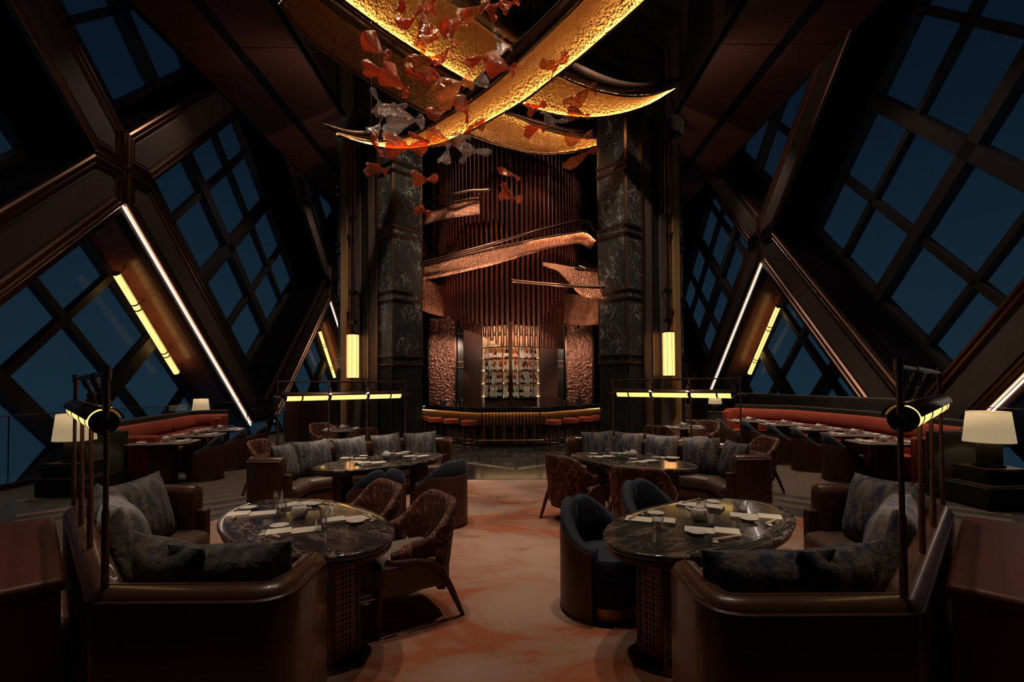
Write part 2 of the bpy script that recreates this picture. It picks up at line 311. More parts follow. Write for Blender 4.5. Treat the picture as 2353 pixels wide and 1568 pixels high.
RIBBONS = [
  ('main', [(-3.99, 11.05, 7.5), (-3.27, 10.76, 7.2), (-2.58, 10.47, 7.08), (-1.92, 10.1, 7.07), (-1.35, 9.68, 7.13), (-0.83, 9.27, 7.18), (-0.37, 8.85, 7.25), (0.02, 8.43, 7.31), (0.36, 7.95, 7.31), (0.66, 7.45, 7.27), (0.92, 7.02, 7.24), (1.14, 6.68, 7.26), (1.34, 6.35, 7.27)],
    [(-4.21, 11.55, 7.77), (-3.34, 11.26, 7.38), (-2.5, 10.97, 7.11), (-1.67, 10.6, 7.0), (-0.94, 10.18, 7.04), (-0.29, 9.77, 7.15), (0.3, 9.35, 7.25), (0.79, 8.93, 7.39), (1.22, 8.45, 7.45), (1.58, 7.95, 7.48), (1.9, 7.52, 7.52), (2.19, 7.18, 7.6), (2.45, 6.85, 7.67)]),
  ('arc', [(-1.6, 7.95, 8.55), (-1.33, 8.37, 8.65), (-1.02, 8.78, 8.73), (-0.67, 9.2, 8.79), (-0.3, 9.62, 8.81), (0.12, 10.03, 8.82), (0.58, 10.45, 8.82), (1.07, 10.87, 8.79), (1.64, 11.22, 8.77), (2.25, 11.55, 8.79), (2.9, 11.82, 8.85), (3.56, 11.98, 8.96), (4.22, 12.15, 9.23)],
    [(-3.64, 8.45, 9.04), (-3.28, 8.87, 9.02), (-2.89, 9.28, 8.95), (-2.44, 9.7, 8.85), (-1.92, 10.12, 8.75), (-1.35, 10.53, 8.63), (-0.7, 10.95, 8.52), (0.04, 11.37, 8.45), (0.84, 11.72, 8.36), (1.72, 12.05, 8.4), (2.65, 12.32, 8.6), (3.56, 12.48, 8.95), (4.39, 12.65, 9.52)]),
  ('low', [(-3.91, 8.9, 9.26), (-3.68, 9.4, 9.33), (-3.41, 9.9, 9.36), (-3.06, 10.4, 9.39), (-2.65, 10.9, 9.4), (-2.19, 11.39, 9.38), (-1.66, 11.85, 9.32), (-1.09, 12.31, 9.23), (-0.44, 12.67, 9.1), (0.26, 13.0, 8.97), (0.99, 13.28, 8.8), (1.79, 13.49, 8.72), (2.63, 13.7, 8.76)],
    [(-4.42, 9.1, 9.01), (-4.28, 9.6, 8.9), (-4.03, 10.1, 8.83), (-3.66, 10.6, 8.79), (-3.22, 11.1, 8.72), (-2.72, 11.59, 8.64), (-2.14, 12.05, 8.54), (-1.5, 12.51, 8.42), (-0.78, 12.87, 8.28), (0.02, 13.2, 8.2), (0.87, 13.48, 8.18), (1.76, 13.69, 8.32), (2.67, 13.9, 8.62)]),
  ('helix', [(-2.78, 14.0, 5.13), (-2.3, 13.77, 5.2), (-1.83, 13.54, 5.26), (-1.38, 13.41, 5.34), (-0.95, 13.35, 5.43), (-0.52, 13.31, 5.52), (-0.08, 13.35, 5.61), (0.35, 13.39, 5.7), (0.8, 13.63, 5.86), (1.28, 13.92, 6.02), (1.77, 14.2, 6.17), (2.27, 14.45, 6.3), (2.66, 14.7, 6.09)],
    [(-2.75, 13.85, 4.68), (-2.28, 13.62, 4.71), (-1.83, 13.39, 4.74), (-1.4, 13.26, 4.8), (-0.98, 13.2, 4.88), (-0.57, 13.16, 4.96), (-0.17, 13.2, 5.08), (0.24, 13.24, 5.21), (0.65, 13.48, 5.4), (1.09, 13.78, 5.6), (1.55, 14.05, 5.76), (2.03, 14.3, 5.89), (2.44, 14.55, 5.78)]),
  ('upper', [(-2.92, 14.7, 6.84), (-2.65, 14.48, 6.88), (-2.39, 14.25, 6.92), (-2.13, 14.02, 6.94), (-1.87, 13.8, 6.92), (-1.62, 13.7, 6.95), (-1.38, 13.6, 6.96), (-1.14, 13.5, 6.96), (-0.9, 13.4, 6.95)],
    [(-2.89, 14.55, 6.48), (-2.61, 14.32, 6.49), (-2.34, 14.1, 6.49), (-2.08, 13.88, 6.48), (-1.82, 13.65, 6.44), (-1.57, 13.55, 6.44), (-1.33, 13.45, 6.43), (-1.1, 13.35, 6.42), (-0.86, 13.25, 6.4)]),
  ('scoop', [(0.88, 13.35, 5.02), (1.06, 13.37, 5.02), (1.23, 13.39, 5.02), (1.41, 13.41, 5.01), (1.58, 13.43, 4.99), (1.76, 13.45, 4.97), (1.94, 13.53, 4.97), (2.12, 13.61, 4.98), (2.31, 13.69, 4.98), (2.5, 13.77, 4.98), (2.7, 13.85, 4.98)],
    [(0.86, 13.0, 4.91), (1.05, 13.02, 4.85), (1.24, 13.04, 4.78), (1.39, 13.06, 4.65), (1.53, 13.08, 4.51), (1.66, 13.1, 4.35), (1.8, 13.18, 4.22), (1.97, 13.26, 4.11), (2.18, 13.34, 4.09), (2.4, 13.42, 4.08), (2.62, 13.5, 4.06)]),
  ('back', [(-2.96, 14.9, 5.01), (-2.85, 15.05, 5.02), (-2.74, 15.2, 5.03), (-2.62, 15.35, 5.03), (-2.51, 15.5, 5.01), (-2.4, 15.68, 4.99), (-2.28, 15.85, 4.97), (-2.17, 16.02, 4.95), (-2.05, 16.2, 4.92)],
    [(-2.89, 14.5, 4.0), (-2.76, 14.65, 3.98), (-2.63, 14.8, 3.95), (-2.5, 14.95, 3.92), (-2.36, 15.1, 3.9), (-2.22, 15.28, 3.88), (-2.08, 15.45, 3.86), (-1.94, 15.62, 3.83), (-1.79, 15.8, 3.81)]),
  ('side', [(1.75, 16.2, 4.79), (1.91, 16.02, 4.73), (2.05, 15.85, 4.67), (2.2, 15.68, 4.62), (2.34, 15.5, 4.56), (2.48, 15.35, 4.51), (2.62, 15.2, 4.47), (2.76, 15.05, 4.42), (2.89, 14.9, 4.38)],
    [(1.63, 15.8, 3.69), (1.79, 15.62, 3.65), (1.94, 15.45, 3.61), (2.09, 15.28, 3.58), (2.24, 15.1, 3.55), (2.38, 14.95, 3.53), (2.53, 14.8, 3.52), (2.67, 14.65, 3.5), (2.8, 14.5, 3.48)]),
  ('tail', [(-3.08, 15.5, 6.67), (-3.05, 15.9, 6.65), (-3.02, 16.3, 6.62), (-2.99, 16.7, 6.59), (-2.93, 17.03, 6.53), (-2.86, 17.37, 6.47), (-2.8, 17.7, 6.4)],
    [(-3.04, 15.3, 6.21), (-3.03, 15.7, 6.2), (-3.02, 16.1, 6.18), (-3.0, 16.5, 6.16), (-2.94, 16.83, 6.12), (-2.89, 17.17, 6.08), (-2.83, 17.5, 6.03)]),
  ('wing', [(2.46, 17.5, 6.23), (2.57, 17.17, 6.09), (2.67, 16.83, 5.95), (2.76, 16.5, 5.81), (2.85, 16.17, 5.67), (2.94, 15.83, 5.54), (3.02, 15.5, 5.41)],
    [(2.43, 17.3, 5.97), (2.53, 16.97, 5.83), (2.63, 16.63, 5.69), (2.73, 16.3, 5.55), (2.82, 15.97, 5.42), (2.9, 15.63, 5.29), (2.98, 15.3, 5.17)]),
]
RAILS = [
  ('main', [(-4.4, 11.3, 7.9), (-3.69, 11.01, 7.58), (-2.98, 10.72, 7.43), (-2.32, 10.32, 7.37), (-1.71, 9.87, 7.34), (-1.17, 9.42, 7.35), (-0.72, 9.0, 7.41), (-0.32, 8.58, 7.47), (0.04, 8.1, 7.46), (0.36, 7.6, 7.39), (0.63, 7.17, 7.35), (0.87, 6.83, 7.37), (1.07, 6.5, 7.38)],
    [(-4.24, 11.3, 7.76), (-3.51, 11.01, 7.38), (-2.79, 10.72, 7.2), (-2.1, 10.32, 7.16), (-1.49, 9.87, 7.19), (-0.94, 9.42, 7.23), (-0.46, 9.0, 7.3), (-0.05, 8.58, 7.37), (0.31, 8.1, 7.38), (0.62, 7.6, 7.35), (0.89, 7.17, 7.33), (1.13, 6.83, 7.37), (1.34, 6.5, 7.39)]),
  ('arc', [(-0.95, 8.0, 8.48), (-0.7, 8.42, 8.58), (-0.41, 8.83, 8.68), (-0.08, 9.3, 8.8), (0.29, 9.8, 8.93), (0.69, 10.28, 9.02), (1.14, 10.7, 9.07), (1.65, 11.12, 9.14), (2.17, 11.43, 9.12), (2.73, 11.72, 9.14), (3.32, 11.95, 9.22), (3.89, 12.08, 9.37), (4.48, 12.2, 9.55)],
    [(-1.32, 8.0, 8.4), (-1.04, 8.42, 8.52), (-0.73, 8.83, 8.6), (-0.39, 9.3, 8.69), (-0.01, 9.8, 8.79), (0.42, 10.28, 8.86), (0.88, 10.7, 8.86), (1.39, 11.12, 8.85), (1.96, 11.43, 8.84), (2.57, 11.72, 8.89), (3.21, 11.95, 9.03), (3.83, 12.08, 9.21), (4.45, 12.2, 9.46)]),
  ('arclow', [(-3.74, 8.5, 9.08), (-3.41, 8.76, 9.0), (-3.06, 9.02, 8.9), (-2.71, 9.32, 8.78), (-2.32, 9.7, 8.74), (-1.89, 10.07, 8.67), (-1.41, 10.32, 8.51), (-0.88, 10.51, 8.3), (-0.31, 10.7, 8.13)],
    [(-4.05, 8.5, 9.08), (-3.71, 8.76, 8.98), (-3.34, 9.02, 8.87), (-2.97, 9.32, 8.74), (-2.59, 9.7, 8.66), (-2.16, 10.07, 8.55), (-1.65, 10.32, 8.38), (-1.1, 10.51, 8.15), (-0.51, 10.7, 7.95)]),
  ('low', [(-0.14, 12.6, 8.92), (0.18, 12.72, 8.9), (0.5, 12.85, 8.87), (0.83, 12.98, 8.85), (1.17, 13.1, 8.82), (1.51, 13.25, 8.8), (1.88, 13.4, 8.84), (2.25, 13.55, 8.9), (2.64, 13.7, 8.96)],
    [(-0.14, 12.6, 8.84), (0.18, 12.72, 8.8), (0.5, 12.85, 8.76), (0.82, 12.98, 8.72), (1.16, 13.1, 8.69), (1.51, 13.25, 8.66), (1.87, 13.4, 8.7), (2.25, 13.55, 8.75), (2.63, 13.7, 8.8)]),
  ('helix', [(-2.72, 13.7, 5.16), (-2.23, 13.45, 5.22), (-1.75, 13.2, 5.27), (-1.3, 13.06, 5.36), (-0.86, 13.0, 5.45), (-0.43, 12.96, 5.56), (-0.0, 13.02, 5.7), (0.43, 13.09, 5.84), (0.88, 13.3, 6.03), (1.35, 13.55, 6.21), (1.84, 13.85, 6.41), (2.38, 14.22, 6.52), (2.55, 14.6, 6.26)],
    [(-2.72, 13.7, 5.08), (-2.24, 13.45, 5.14), (-1.77, 13.2, 5.2), (-1.32, 13.06, 5.28), (-0.9, 13.0, 5.37), (-0.47, 12.96, 5.48), (-0.05, 13.02, 5.62), (0.37, 13.09, 5.76), (0.81, 13.3, 5.94), (1.27, 13.55, 6.12), (1.76, 13.85, 6.33), (2.28, 14.22, 6.47), (2.51, 14.6, 6.27)]),
  ('upper', [(-2.86, 14.4, 7.12), (-2.54, 14.15, 7.12), (-2.23, 13.9, 7.11), (-1.94, 13.65, 7.11), (-1.64, 13.4, 7.06), (-1.37, 13.32, 7.08), (-1.1, 13.25, 7.1), (-0.83, 13.18, 7.08), (-0.56, 13.1, 7.06)],
    [(-2.86, 14.4, 7.06), (-2.54, 14.15, 7.06), (-2.23, 13.9, 7.06), (-1.94, 13.65, 7.05), (-1.64, 13.4, 7.0), (-1.37, 13.32, 7.02), (-1.1, 13.25, 7.04), (-0.83, 13.18, 7.02), (-0.56, 13.1, 7.0)]),
  ('scoop', [(0.0, 13.0, 4.55), (0.32, 12.99, 4.51), (0.63, 12.98, 4.47), (0.94, 12.96, 4.44), (1.26, 12.95, 4.41), (1.58, 13.04, 4.4), (1.91, 13.12, 4.4), (2.24, 13.21, 4.41), (2.58, 13.3, 4.41)],
    [(-0.0, 13.0, 4.46), (0.32, 12.99, 4.43), (0.63, 12.98, 4.4), (0.94, 12.96, 4.37), (1.26, 12.95, 4.33), (1.58, 13.04, 4.32), (1.91, 13.12, 4.32), (2.24, 13.21, 4.32), (2.58, 13.3, 4.33)]),
]
PETALS = [
  (-1.91, 6.84, 6.58, 0.38, -30, 'o'),
  (-1.98, 7.14, 6.42, 0.39, 15, 'o'),
  (-1.68, 6.97, 6.15, 0.41, -30, 'o'),
  (-1.38, 7.20, 6.36, 0.36, 150, 'o'),
  (-1.10, 7.23, 6.35, 0.31, -20, 'o'),
  (-0.80, 6.67, 5.83, 0.54, 10, 'm'),
  (-0.47, 6.61, 5.91, 0.29, 200, 'c'),
  (-1.33, 7.44, 6.74, 0.57, 20, 'm'),
  (-0.98, 6.86, 6.41, 0.25, 40, 'o'),
  (-0.48, 6.83, 6.36, 0.30, 30, 'o'),
  (-0.16, 7.60, 6.78, 0.44, -20, 'o'),
  (-0.14, 7.07, 6.78, 0.38, 110, 'c'),
  (-0.86, 7.44, 7.37, 0.47, 30, 'o'),
  (-1.24, 7.08, 7.06, 0.48, 80, 'o'),
  (-1.51, 7.24, 7.31, 0.39, 20, 'o'),
  (-1.17, 6.75, 6.58, 0.36, 60, 'm'),
  (-0.91, 7.23, 7.03, 0.33, -60, 'o'),
  (-0.56, 7.47, 7.57, 0.47, 40, 'm'),
  (-0.25, 7.12, 7.32, 0.32, 60, 'o'),
  (0.00, 7.34, 7.58, 0.33, 30, 'o'),
  (-1.18, 7.27, 7.51, 0.29, 80, 'o'),
  (-1.50, 6.66, 7.06, 0.24, 60, 'o'),
  (-2.07, 7.36, 6.07, 0.33, 100, 'c'),
  (-1.78, 7.19, 5.88, 0.39, 10, 'c'),
  (-1.94, 6.90, 5.47, 0.28, 60, 'c'),
  (-1.70, 6.63, 5.27, 0.17, -20, 'c'),
  (-1.65, 7.47, 5.85, 0.50, 0, 'c'),
  (-1.04, 7.07, 5.79, 0.38, 20, 'o'),
  (-0.71, 7.32, 5.91, 0.40, -60, 'o'),
  (-2.20, 7.90, 5.65, 0.39, -50, 'o'),
  (-1.72, 7.77, 5.60, 0.59, 10, 'o'),
  (-1.44, 7.52, 5.60, 0.30, -30, 'o'),
  (-0.98, 6.99, 5.31, 0.41, -10, 'm'),
  (-0.63, 7.40, 5.62, 0.50, 10, 'm'),
  (-0.72, 7.04, 5.35, 0.25, 30, 'c'),
  (-1.08, 7.95, 5.55, 0.36, 70, 'c'),
  (-0.62, 7.90, 5.55, 0.53, 20, 'c'),
  (-2.04, 7.28, 4.99, 0.34, -20, 'o'),
  (-1.32, 7.31, 4.86, 0.34, 10, 'o'),
  (-0.03, 7.37, 4.95, 0.32, -30, 'o'),
  (0.72, 7.57, 6.77, 0.46, 50, 'm'),
  (1.05, 7.04, 5.95, 0.48, 40, 'm'),
  (1.03, 7.23, 5.79, 0.29, 0, 'm'),
  (0.36, 6.90, 5.71, 0.31, 20, 'o'),
  (0.66, 7.11, 5.65, 0.40, 10, 'c'),
  (0.35, 6.99, 5.43, 0.28, 0, 'o'),
  (0.99, 6.95, 5.30, 0.34, 0, 'm'),
  (1.11, 7.67, 5.33, 0.52, 10, 'o'),
  (-0.01, 7.67, 4.74, 0.35, -10, 'o'),
  (-1.46, 7.92, 4.58, 0.36, -20, 'o'),
]
SETTINGS = {
  'near_left': {'dish': [(-2.037, 3.745), (-1.565, 3.259), (-1.578, 3.852), (-1.084, 3.359)], 'napkin': [(-1.922, 3.593, 19.0), (-1.418, 3.161, 23.0), (-1.69, 3.878, 42.0), (-1.163, 3.432, 25.0)], 'glass': [(-1.699, 3.563), (-1.26, 3.194), (-1.333, 3.451)], 'tall': [(-1.848, 3.832)], 'pot': [(-1.543, 3.513)], 'rest': [(-2.092, 3.609), (-1.6, 3.101), (-1.495, 3.906), (-0.982, 3.399)], 'stick': [(-2.044, 3.547, -57.0), (-1.531, 3.076, -38.0), (-1.56, 3.958, -15.0), (-1.026, 3.468, -51.0)]},
  'near_right': {'dish': [(1.029, 3.504), (1.153, 3.057), (1.573, 3.833), (1.622, 3.345)], 'napkin': [(0.942, 3.358, -22.0), (1.262, 3.1, -20.0), (1.436, 3.742, -36.0), (1.704, 3.425, -23.0)], 'glass': [(0.947, 3.181), (1.312, 3.23), (1.406, 3.627), (1.684, 3.57)], 'tall': [], 'pot': [(1.296, 3.375)], 'rest': [(0.93, 3.519), (1.203, 2.897), (1.702, 3.231)], 'stick': [(0.874, 3.455, 52.0), (1.296, 2.948, 21.0), (1.419, 3.867, 34.0), (1.76, 3.296, 40.0)]},
  'far_left': {'dish': [(-1.982, 6.445), (-1.881, 5.911), (-1.497, 6.788), (-1.376, 6.341)], 'napkin': [(-2.055, 6.28, 8.0), (-1.714, 5.921, 31.0), (-1.606, 6.688, 38.0), (-1.27, 6.432, 31.0)], 'glass': [(-2.001, 6.049), (-1.702, 6.104), (-1.606, 6.466), (-1.297, 6.491)], 'tall': [], 'pot': [(-1.633, 6.279)], 'rest': [(-1.778, 5.749), (-1.26, 6.19)], 'stick': [(-1.65, 5.759, 37.0), (-1.199, 6.297, 58.0)]},
  'far_right': {'dish': [(1.085, 6.496), (1.499, 6.031), (1.985, 6.044)], 'napkin': [(1.152, 6.28, -14.0), (1.592, 5.874, 8.0), (1.469, 6.559, -35.0), (1.934, 6.171, -36.0)], 'glass': [(1.276, 6.487), (1.304, 6.181), (1.712, 6.056), (1.743, 5.852)], 'tall': [], 'pot': [(1.547, 6.243)], 'rest': [(0.98, 6.383), (1.408, 5.834)], 'stick': [(1.018, 6.289, -66.0), (1.474, 5.817, -54.0)]},
}
PIPES = [
   [(-2.44, 16.13, 5.98, 12.52), (-2.43, 15.99, 5.93, 12.43), (-2.41, 15.85, 5.89, 12.34), (-2.39, 15.71, 5.86, 12.24), (-2.36, 15.58, 5.83, 12.15), (-2.32, 15.45, 5.81, 12.06), (-2.27, 15.31, 5.79, 11.98), (-2.22, 15.19, 5.78, 11.89), (-2.15, 15.06, 5.77, 11.8), (-2.08, 14.94, 5.77, 11.72), (-2.01, 14.82, 5.81, 11.64), (-1.92, 14.71, 5.86, 11.57), (-1.83, 14.6, 5.91, 11.5), (-1.74, 14.5, 5.99, 11.43), (-1.64, 14.41, 6.11, 11.36), (-1.53, 14.32, 6.24, 11.3), (-1.42, 14.23, 6.3, 11.24), (-1.3, 14.16, 6.32, 11.19), (-1.18, 14.09, 6.35, 11.14), (-1.05, 14.02, 6.38, 11.1), (-0.93, 13.97, 6.4, 11.06), (-0.79, 13.92, 6.38, 11.03), (-0.66, 13.88, 6.36, 11.0), (-0.53, 13.85, 6.35, 10.98), (-0.39, 13.83, 6.33, 10.96), (-0.25, 13.81, 6.29, 10.95), (-0.11, 13.8, 6.2, 10.95), (0.03, 13.8, 6.12, 10.94), (0.17, 13.81, 6.04, 10.95), (0.31, 13.83, 5.97, 10.96), (0.45, 13.85, 5.9, 10.97), (0.58, 13.88, 5.86, 11.0), (0.71, 13.92, 5.85, 11.02), (0.85, 13.97, 5.84, 11.05), (0.97, 14.02, 5.83, 11.09), (1.1, 14.09, 5.83, 11.13), (1.22, 14.16, 5.85, 11.18), (1.34, 14.23, 5.87, 11.23), (1.45, 14.32, 5.89, 11.28), (1.56, 14.41, 5.92, 11.34), (1.66, 14.5, 5.95, 11.4), (1.75, 14.6, 5.98, 11.47), (1.84, 14.71, 6.0, 11.54), (1.93, 14.82, 6.04, 11.62), (2.0, 14.94, 6.07, 11.69), (2.07, 15.06, 6.11, 11.77), (2.14, 15.19, 6.14, 11.86), (2.19, 15.31, 6.18, 11.94), (2.24, 15.45, 6.22, 12.03), (2.28, 15.58, 6.26, 12.12), (2.31, 15.71, 6.3, 12.21), (2.33, 15.85, 6.34, 12.3), (2.35, 15.99, 6.38, 12.4), (2.36, 16.13, 6.42, 12.49)] ,
   [(-2.29, 16.12, 4.03, 6.79), (-2.28, 15.97, 4.01, 6.73), (-2.26, 15.82, 3.99, 6.68), (-2.23, 15.67, 3.97, 6.64), (-2.18, 15.52, 3.95, 6.63), (-2.13, 15.37, 3.92, 6.62), (-2.07, 15.23, 3.9, 6.63), (-2.0, 15.1, 3.88, 6.65), (-1.92, 14.97, 3.81, 6.69), (-1.83, 14.84, 3.74, 6.74), (-1.74, 14.72, 3.66, 6.81), (-1.63, 14.61, 3.62, 6.89), (-1.52, 14.5, 3.58, 6.98), (-1.4, 14.41, 3.54, 7.09), (-1.27, 14.32, 3.5, 7.21), (-1.14, 14.24, 3.49, 7.34), (-1.01, 14.17, 3.49, 7.48), (-0.87, 14.11, 3.49, 7.55), (-0.72, 14.06, 3.5, 7.57), (-0.57, 14.01, 3.5, 7.6), (-0.42, 13.98, 3.5, 7.63), (-0.27, 13.96, 3.5, 7.66), (-0.12, 13.95, 3.5, 7.7), (0.04, 13.95, 3.5, 7.75), (0.19, 13.96, 3.5, 7.8), (0.34, 13.98, 3.51, 7.83), (0.49, 14.01, 3.52, 7.73), (0.64, 14.06, 3.54, 7.64), (0.79, 14.11, 3.55, 7.56), (0.93, 14.17, 3.66, 7.49), (1.06, 14.24, 3.81, 7.42), (1.19, 14.32, 3.96, 7.36), (1.32, 14.41, 4.1, 7.3), (1.44, 14.5, 4.23, 7.25), (1.55, 14.61, 4.39, 7.21), (1.66, 14.72, 4.54, 7.17), (1.75, 14.84, 4.68, 7.15), (1.84, 14.97, 4.81, 7.13), (1.92, 15.1, 4.93, 7.13), (1.99, 15.23, 5.04, 7.14), (2.05, 15.37, 5.14, 7.15), (2.1, 15.52, 5.22, 7.18), (2.15, 15.67, 5.28, 7.21), (2.18, 15.82, 5.33, 7.25), (2.2, 15.97, 5.37, 7.3), (2.21, 16.12, 5.39, 7.37)] ,
   [(-1.79, 16.12, 3.61, 6.44), (-1.77, 15.96, 3.59, 6.4), (-1.74, 15.8, 3.57, 6.35), (-1.7, 15.64, 3.54, 6.3), (-1.64, 15.49, 3.51, 6.26), (-1.57, 15.35, 3.48, 6.22), (-1.48, 15.21, 3.44, 6.18), (-1.39, 15.08, 3.4, 6.14), (-1.28, 14.96, 3.36, 6.1), (-1.16, 14.85, 3.31, 6.07), (-1.03, 14.76, 3.25, 6.04), (-0.89, 14.67, 3.18, 6.01), (-0.75, 14.6, 3.11, 5.99), (-0.6, 14.54, 3.03, 5.97), (-0.44, 14.5, 2.93, 5.96), (-0.28, 14.47, 2.86, 5.95), (-0.12, 14.45, 2.84, 5.94), (0.04, 14.45, 2.83, 5.94), (0.2, 14.47, 2.82, 5.94), (0.36, 14.5, 2.82, 5.95), (0.52, 14.54, 2.81, 5.96), (0.67, 14.6, 2.81, 5.98), (0.81, 14.67, 2.81, 6.0), (0.95, 14.76, 2.81, 6.02), (1.08, 14.85, 2.81, 6.05), (1.2, 14.96, 2.81, 6.08), (1.31, 15.08, 2.82, 6.12), (1.4, 15.21, 2.82, 6.16), (1.49, 15.35, 2.83, 6.2), (1.56, 15.49, 2.83, 6.24), (1.62, 15.64, 2.84, 6.28), (1.66, 15.8, 2.85, 6.33), (1.69, 15.96, 2.86, 6.37), (1.71, 16.12, 2.87, 6.42)] ,
]
# ================================================================== THE ROOM
# ---- floor, carpet, planks, marble tiles
floor = struct(MB().box((-8.62, -3, -.35), (8.62, 31, -.005)).obj('floor', 'stone'))
rug_poly = [(-3.85, -2.5), (3.68, -2.5)]
for i in range(9):
    a = R(90*i/8); rug_poly.append((2.98 + .7*math.cos(a), 5.85 + .7*math.sin(a)))
rug_poly += [(2.3, 7.6), (2.15, 8.7), (-2.3, 8.7), (-2.45, 7.6)]
for i in range(9):
    a = R(90 + 90*i/8); rug_poly.append((-3.15 + .7*math.cos(a), 5.95 + .7*math.sin(a)))
rug = MB().prism(rug_poly, -.005, .0).obj('area_carpet', 'carpet')
tag(rug, 'mottled cream and rust carpet running down the middle of the dining floor', 'carpet')
for fm, nm in (('wood_floor', 0), ('wood_floor2', 1)):
    pass
plank_me = [MB().box((-.9, -.098, -.005), (.9, .098, -.0005)).mesh('plank', m, 0) for m in ('wood_floor', 'wood_floor2')]
def in_wood(x, y):
    ax = abs(x + .09)
    return 3.95 < ax < 6.9 and 5.0 < y < 10.2 and not (ax > 5.9 and y < 7.9)
for sx in (-1, 1):
    for j in range(-26, 27):
        for i in range(-5, 6):
            u = (i + (.5 if j % 2 else 0))*1.81; v = j*.2
            x = sx*5.2 + (u + v)*.7071*1; y = 7.6 + (u - v)*.7071*sx*-1
            if in_wood(x, y): share('plank', plank_me[(i*7 + j*3) % 2], floor, (x, y, 0), (0, 0, R(-45*sx)))
tile_me = MB().box((-.447, -.447, -.005), (.447, .447, -.001)).mesh('tile', 'marble_floor', 0)
for i in range(-6, 7):
    for j in range(5):
        x = i*.9; y = 9.2 + j*.9
        if 8.7 < y - .44 or abs(x) > 2.3: share('tile', tile_me, floor, (x, y + .02, 0), (0, 0, (i*5 + j*3) % 4*PI/2))
def band(p, q, w):
    p = Vector(p); q = Vector(q); d = (q - p).normalized(); n = Vector((-d.y, d.x))*w/2
    return MB().prism([tuple(p - n), tuple(q - n), tuple(q + n), tuple(p + n)], -.005, .0).obj('stone_inlay', 'marble_pale', floor)
band((.06, 9.75), (1.7, 11.1), .17); band((.06, 9.75), (-1.6, 11.1), .17)
# dark stone in front of the side banquettes
tile2 = MB().box((-.395, -.395, -.005), (.395, .395, -.001)).mesh('tile', 'stone', 0)
for sx in (-1, 1):
    for i in range(3):
        for j in range(4): share('tile', tile2, floor, (sx*(4.4 + i*.8), 10.65 + j*.8, 0))

# ---- diagrid walls
ZN, HS, BW, BS = 6.93, 6.59, .82, .06
def Wp(sx, d, y, z): return ((-9.2 - d) if sx < 0 else (9.0 + d), y, z)
def inset(poly, o):
    n = len(poly); c = sum((Vector(p) for p in poly), Vector((0,0)))/n; ls = []
    for i in range(n):
        a = Vector(poly[i]); b = Vector(poly[(i+1) % n]); d = (b-a).normalized(); nn = Vector((-d.y, d.x))
        if nn.dot(c-a) < 0: nn = -nn
        ls.append((a + nn*o, d))
    out = []
    for i in range(n):
        p, d = ls[i-1]; q, e2 = ls[i]; t = ((q-p).x*e2.y - (q-p).y*e2.x)/(d.x*e2.y - d.y*e2.x); out.append(p + d*t)
    return out
PROF = [(0, .5), (0, 0), (.035, -.03), (.08, -.03), (.10, .02), (.13, .02), (.15, -.005), (.19, -.005), (.215, .05)]
def beam(sx, ya, za, sy, sz, warm_side):
    s, c, L = BS, BW, HS
    loc = [(s, s), (s+c, s), (L-s, L-s-c), (L-s, L-s), (L-s-c, L-s), (s, s+c)]
    poly = [(ya + p*sy, za + q*sz) for p, q in loc]
    rings = [[Wp(sx, d, q.x, q.y) for q in inset(poly, o)] for o, d in PROF]
    root = struct(MB().sweep(rings, False).obj('beam', 'beam_bronze', smooth=20))
    p0 = inset(poly, .215); p1 = inset(poly, .27); p2 = inset(poly, .285)
    b = MB(); b.sweep([[Wp(sx, .05, q.x, q.y) for q in p0], [Wp(sx, .05, q.x, q.y) for q in p1], [Wp(sx, .035, q.x, q.y) for q in p2]], False)
    b.add([Wp(sx, .035, q.x, q.y) for q in p2], [tuple(range(6))]); b.obj('panel', 'panel_brown', root, smooth=20)
    for (o1, o2), sd in ((((c, 0), (L, L-c)), 1), (((0, c), (L-c, L)), -1)):
        a = (ya + o1[0]*sy, za + o1[1]*sz); bq = (ya + o2[0]*sy, za + o2[1]*sz)
        # horizontal offset side (sd=1) lies on the +p side; wood only on the underside of the lower beams
        under = (sz < 0 and sd == -1)
        nrm = Vector((sd*sy, -sd*sz)).normalized()*-.05
        pts = [a, bq, (bq[0]+nrm.x, bq[1]+nrm.y), (a[0]+nrm.x, a[1]+nrm.y)]
        MB().sweep([[Wp(sx, .12, *p) for p in pts], [Wp(sx, 1.62, *p) for p in pts]]).obj('reveal_board', 'wood_reveal' if under else 'reveal_black', root)
        if under:
            # light channel and its bright strip; dim strips on near-side legs imitate reflected glow
            off = Vector((-sd*sy, sd*sz)).normalized(); k = Vector((sy, sz)).normalized()
            A = Vector(a); B = Vector(bq)
            q = [A + nrm*0, B, B - nrm.normalized()*.16, A - nrm.normalized()*.16 + k*.16]
            MB().sweep([[Wp(sx, .1, *p) for p in q], [Wp(sx, .2, *p) for p in q]]).obj('light_channel', 'bronze_dark', root)
            q = [A - nrm.normalized()*.02 + k*.02, B - nrm.normalized()*.02, B - nrm.normalized()*.042, A - nrm.normalized()*.042 + k*.042]
            MB().sweep([[Wp(sx, .085, *p) for p in q], [Wp(sx, .1, *p) for p in q]]).obj('led_or_glow_strip', 'led_white' if sy > 0 else 'reflected_glow', root)
    return root
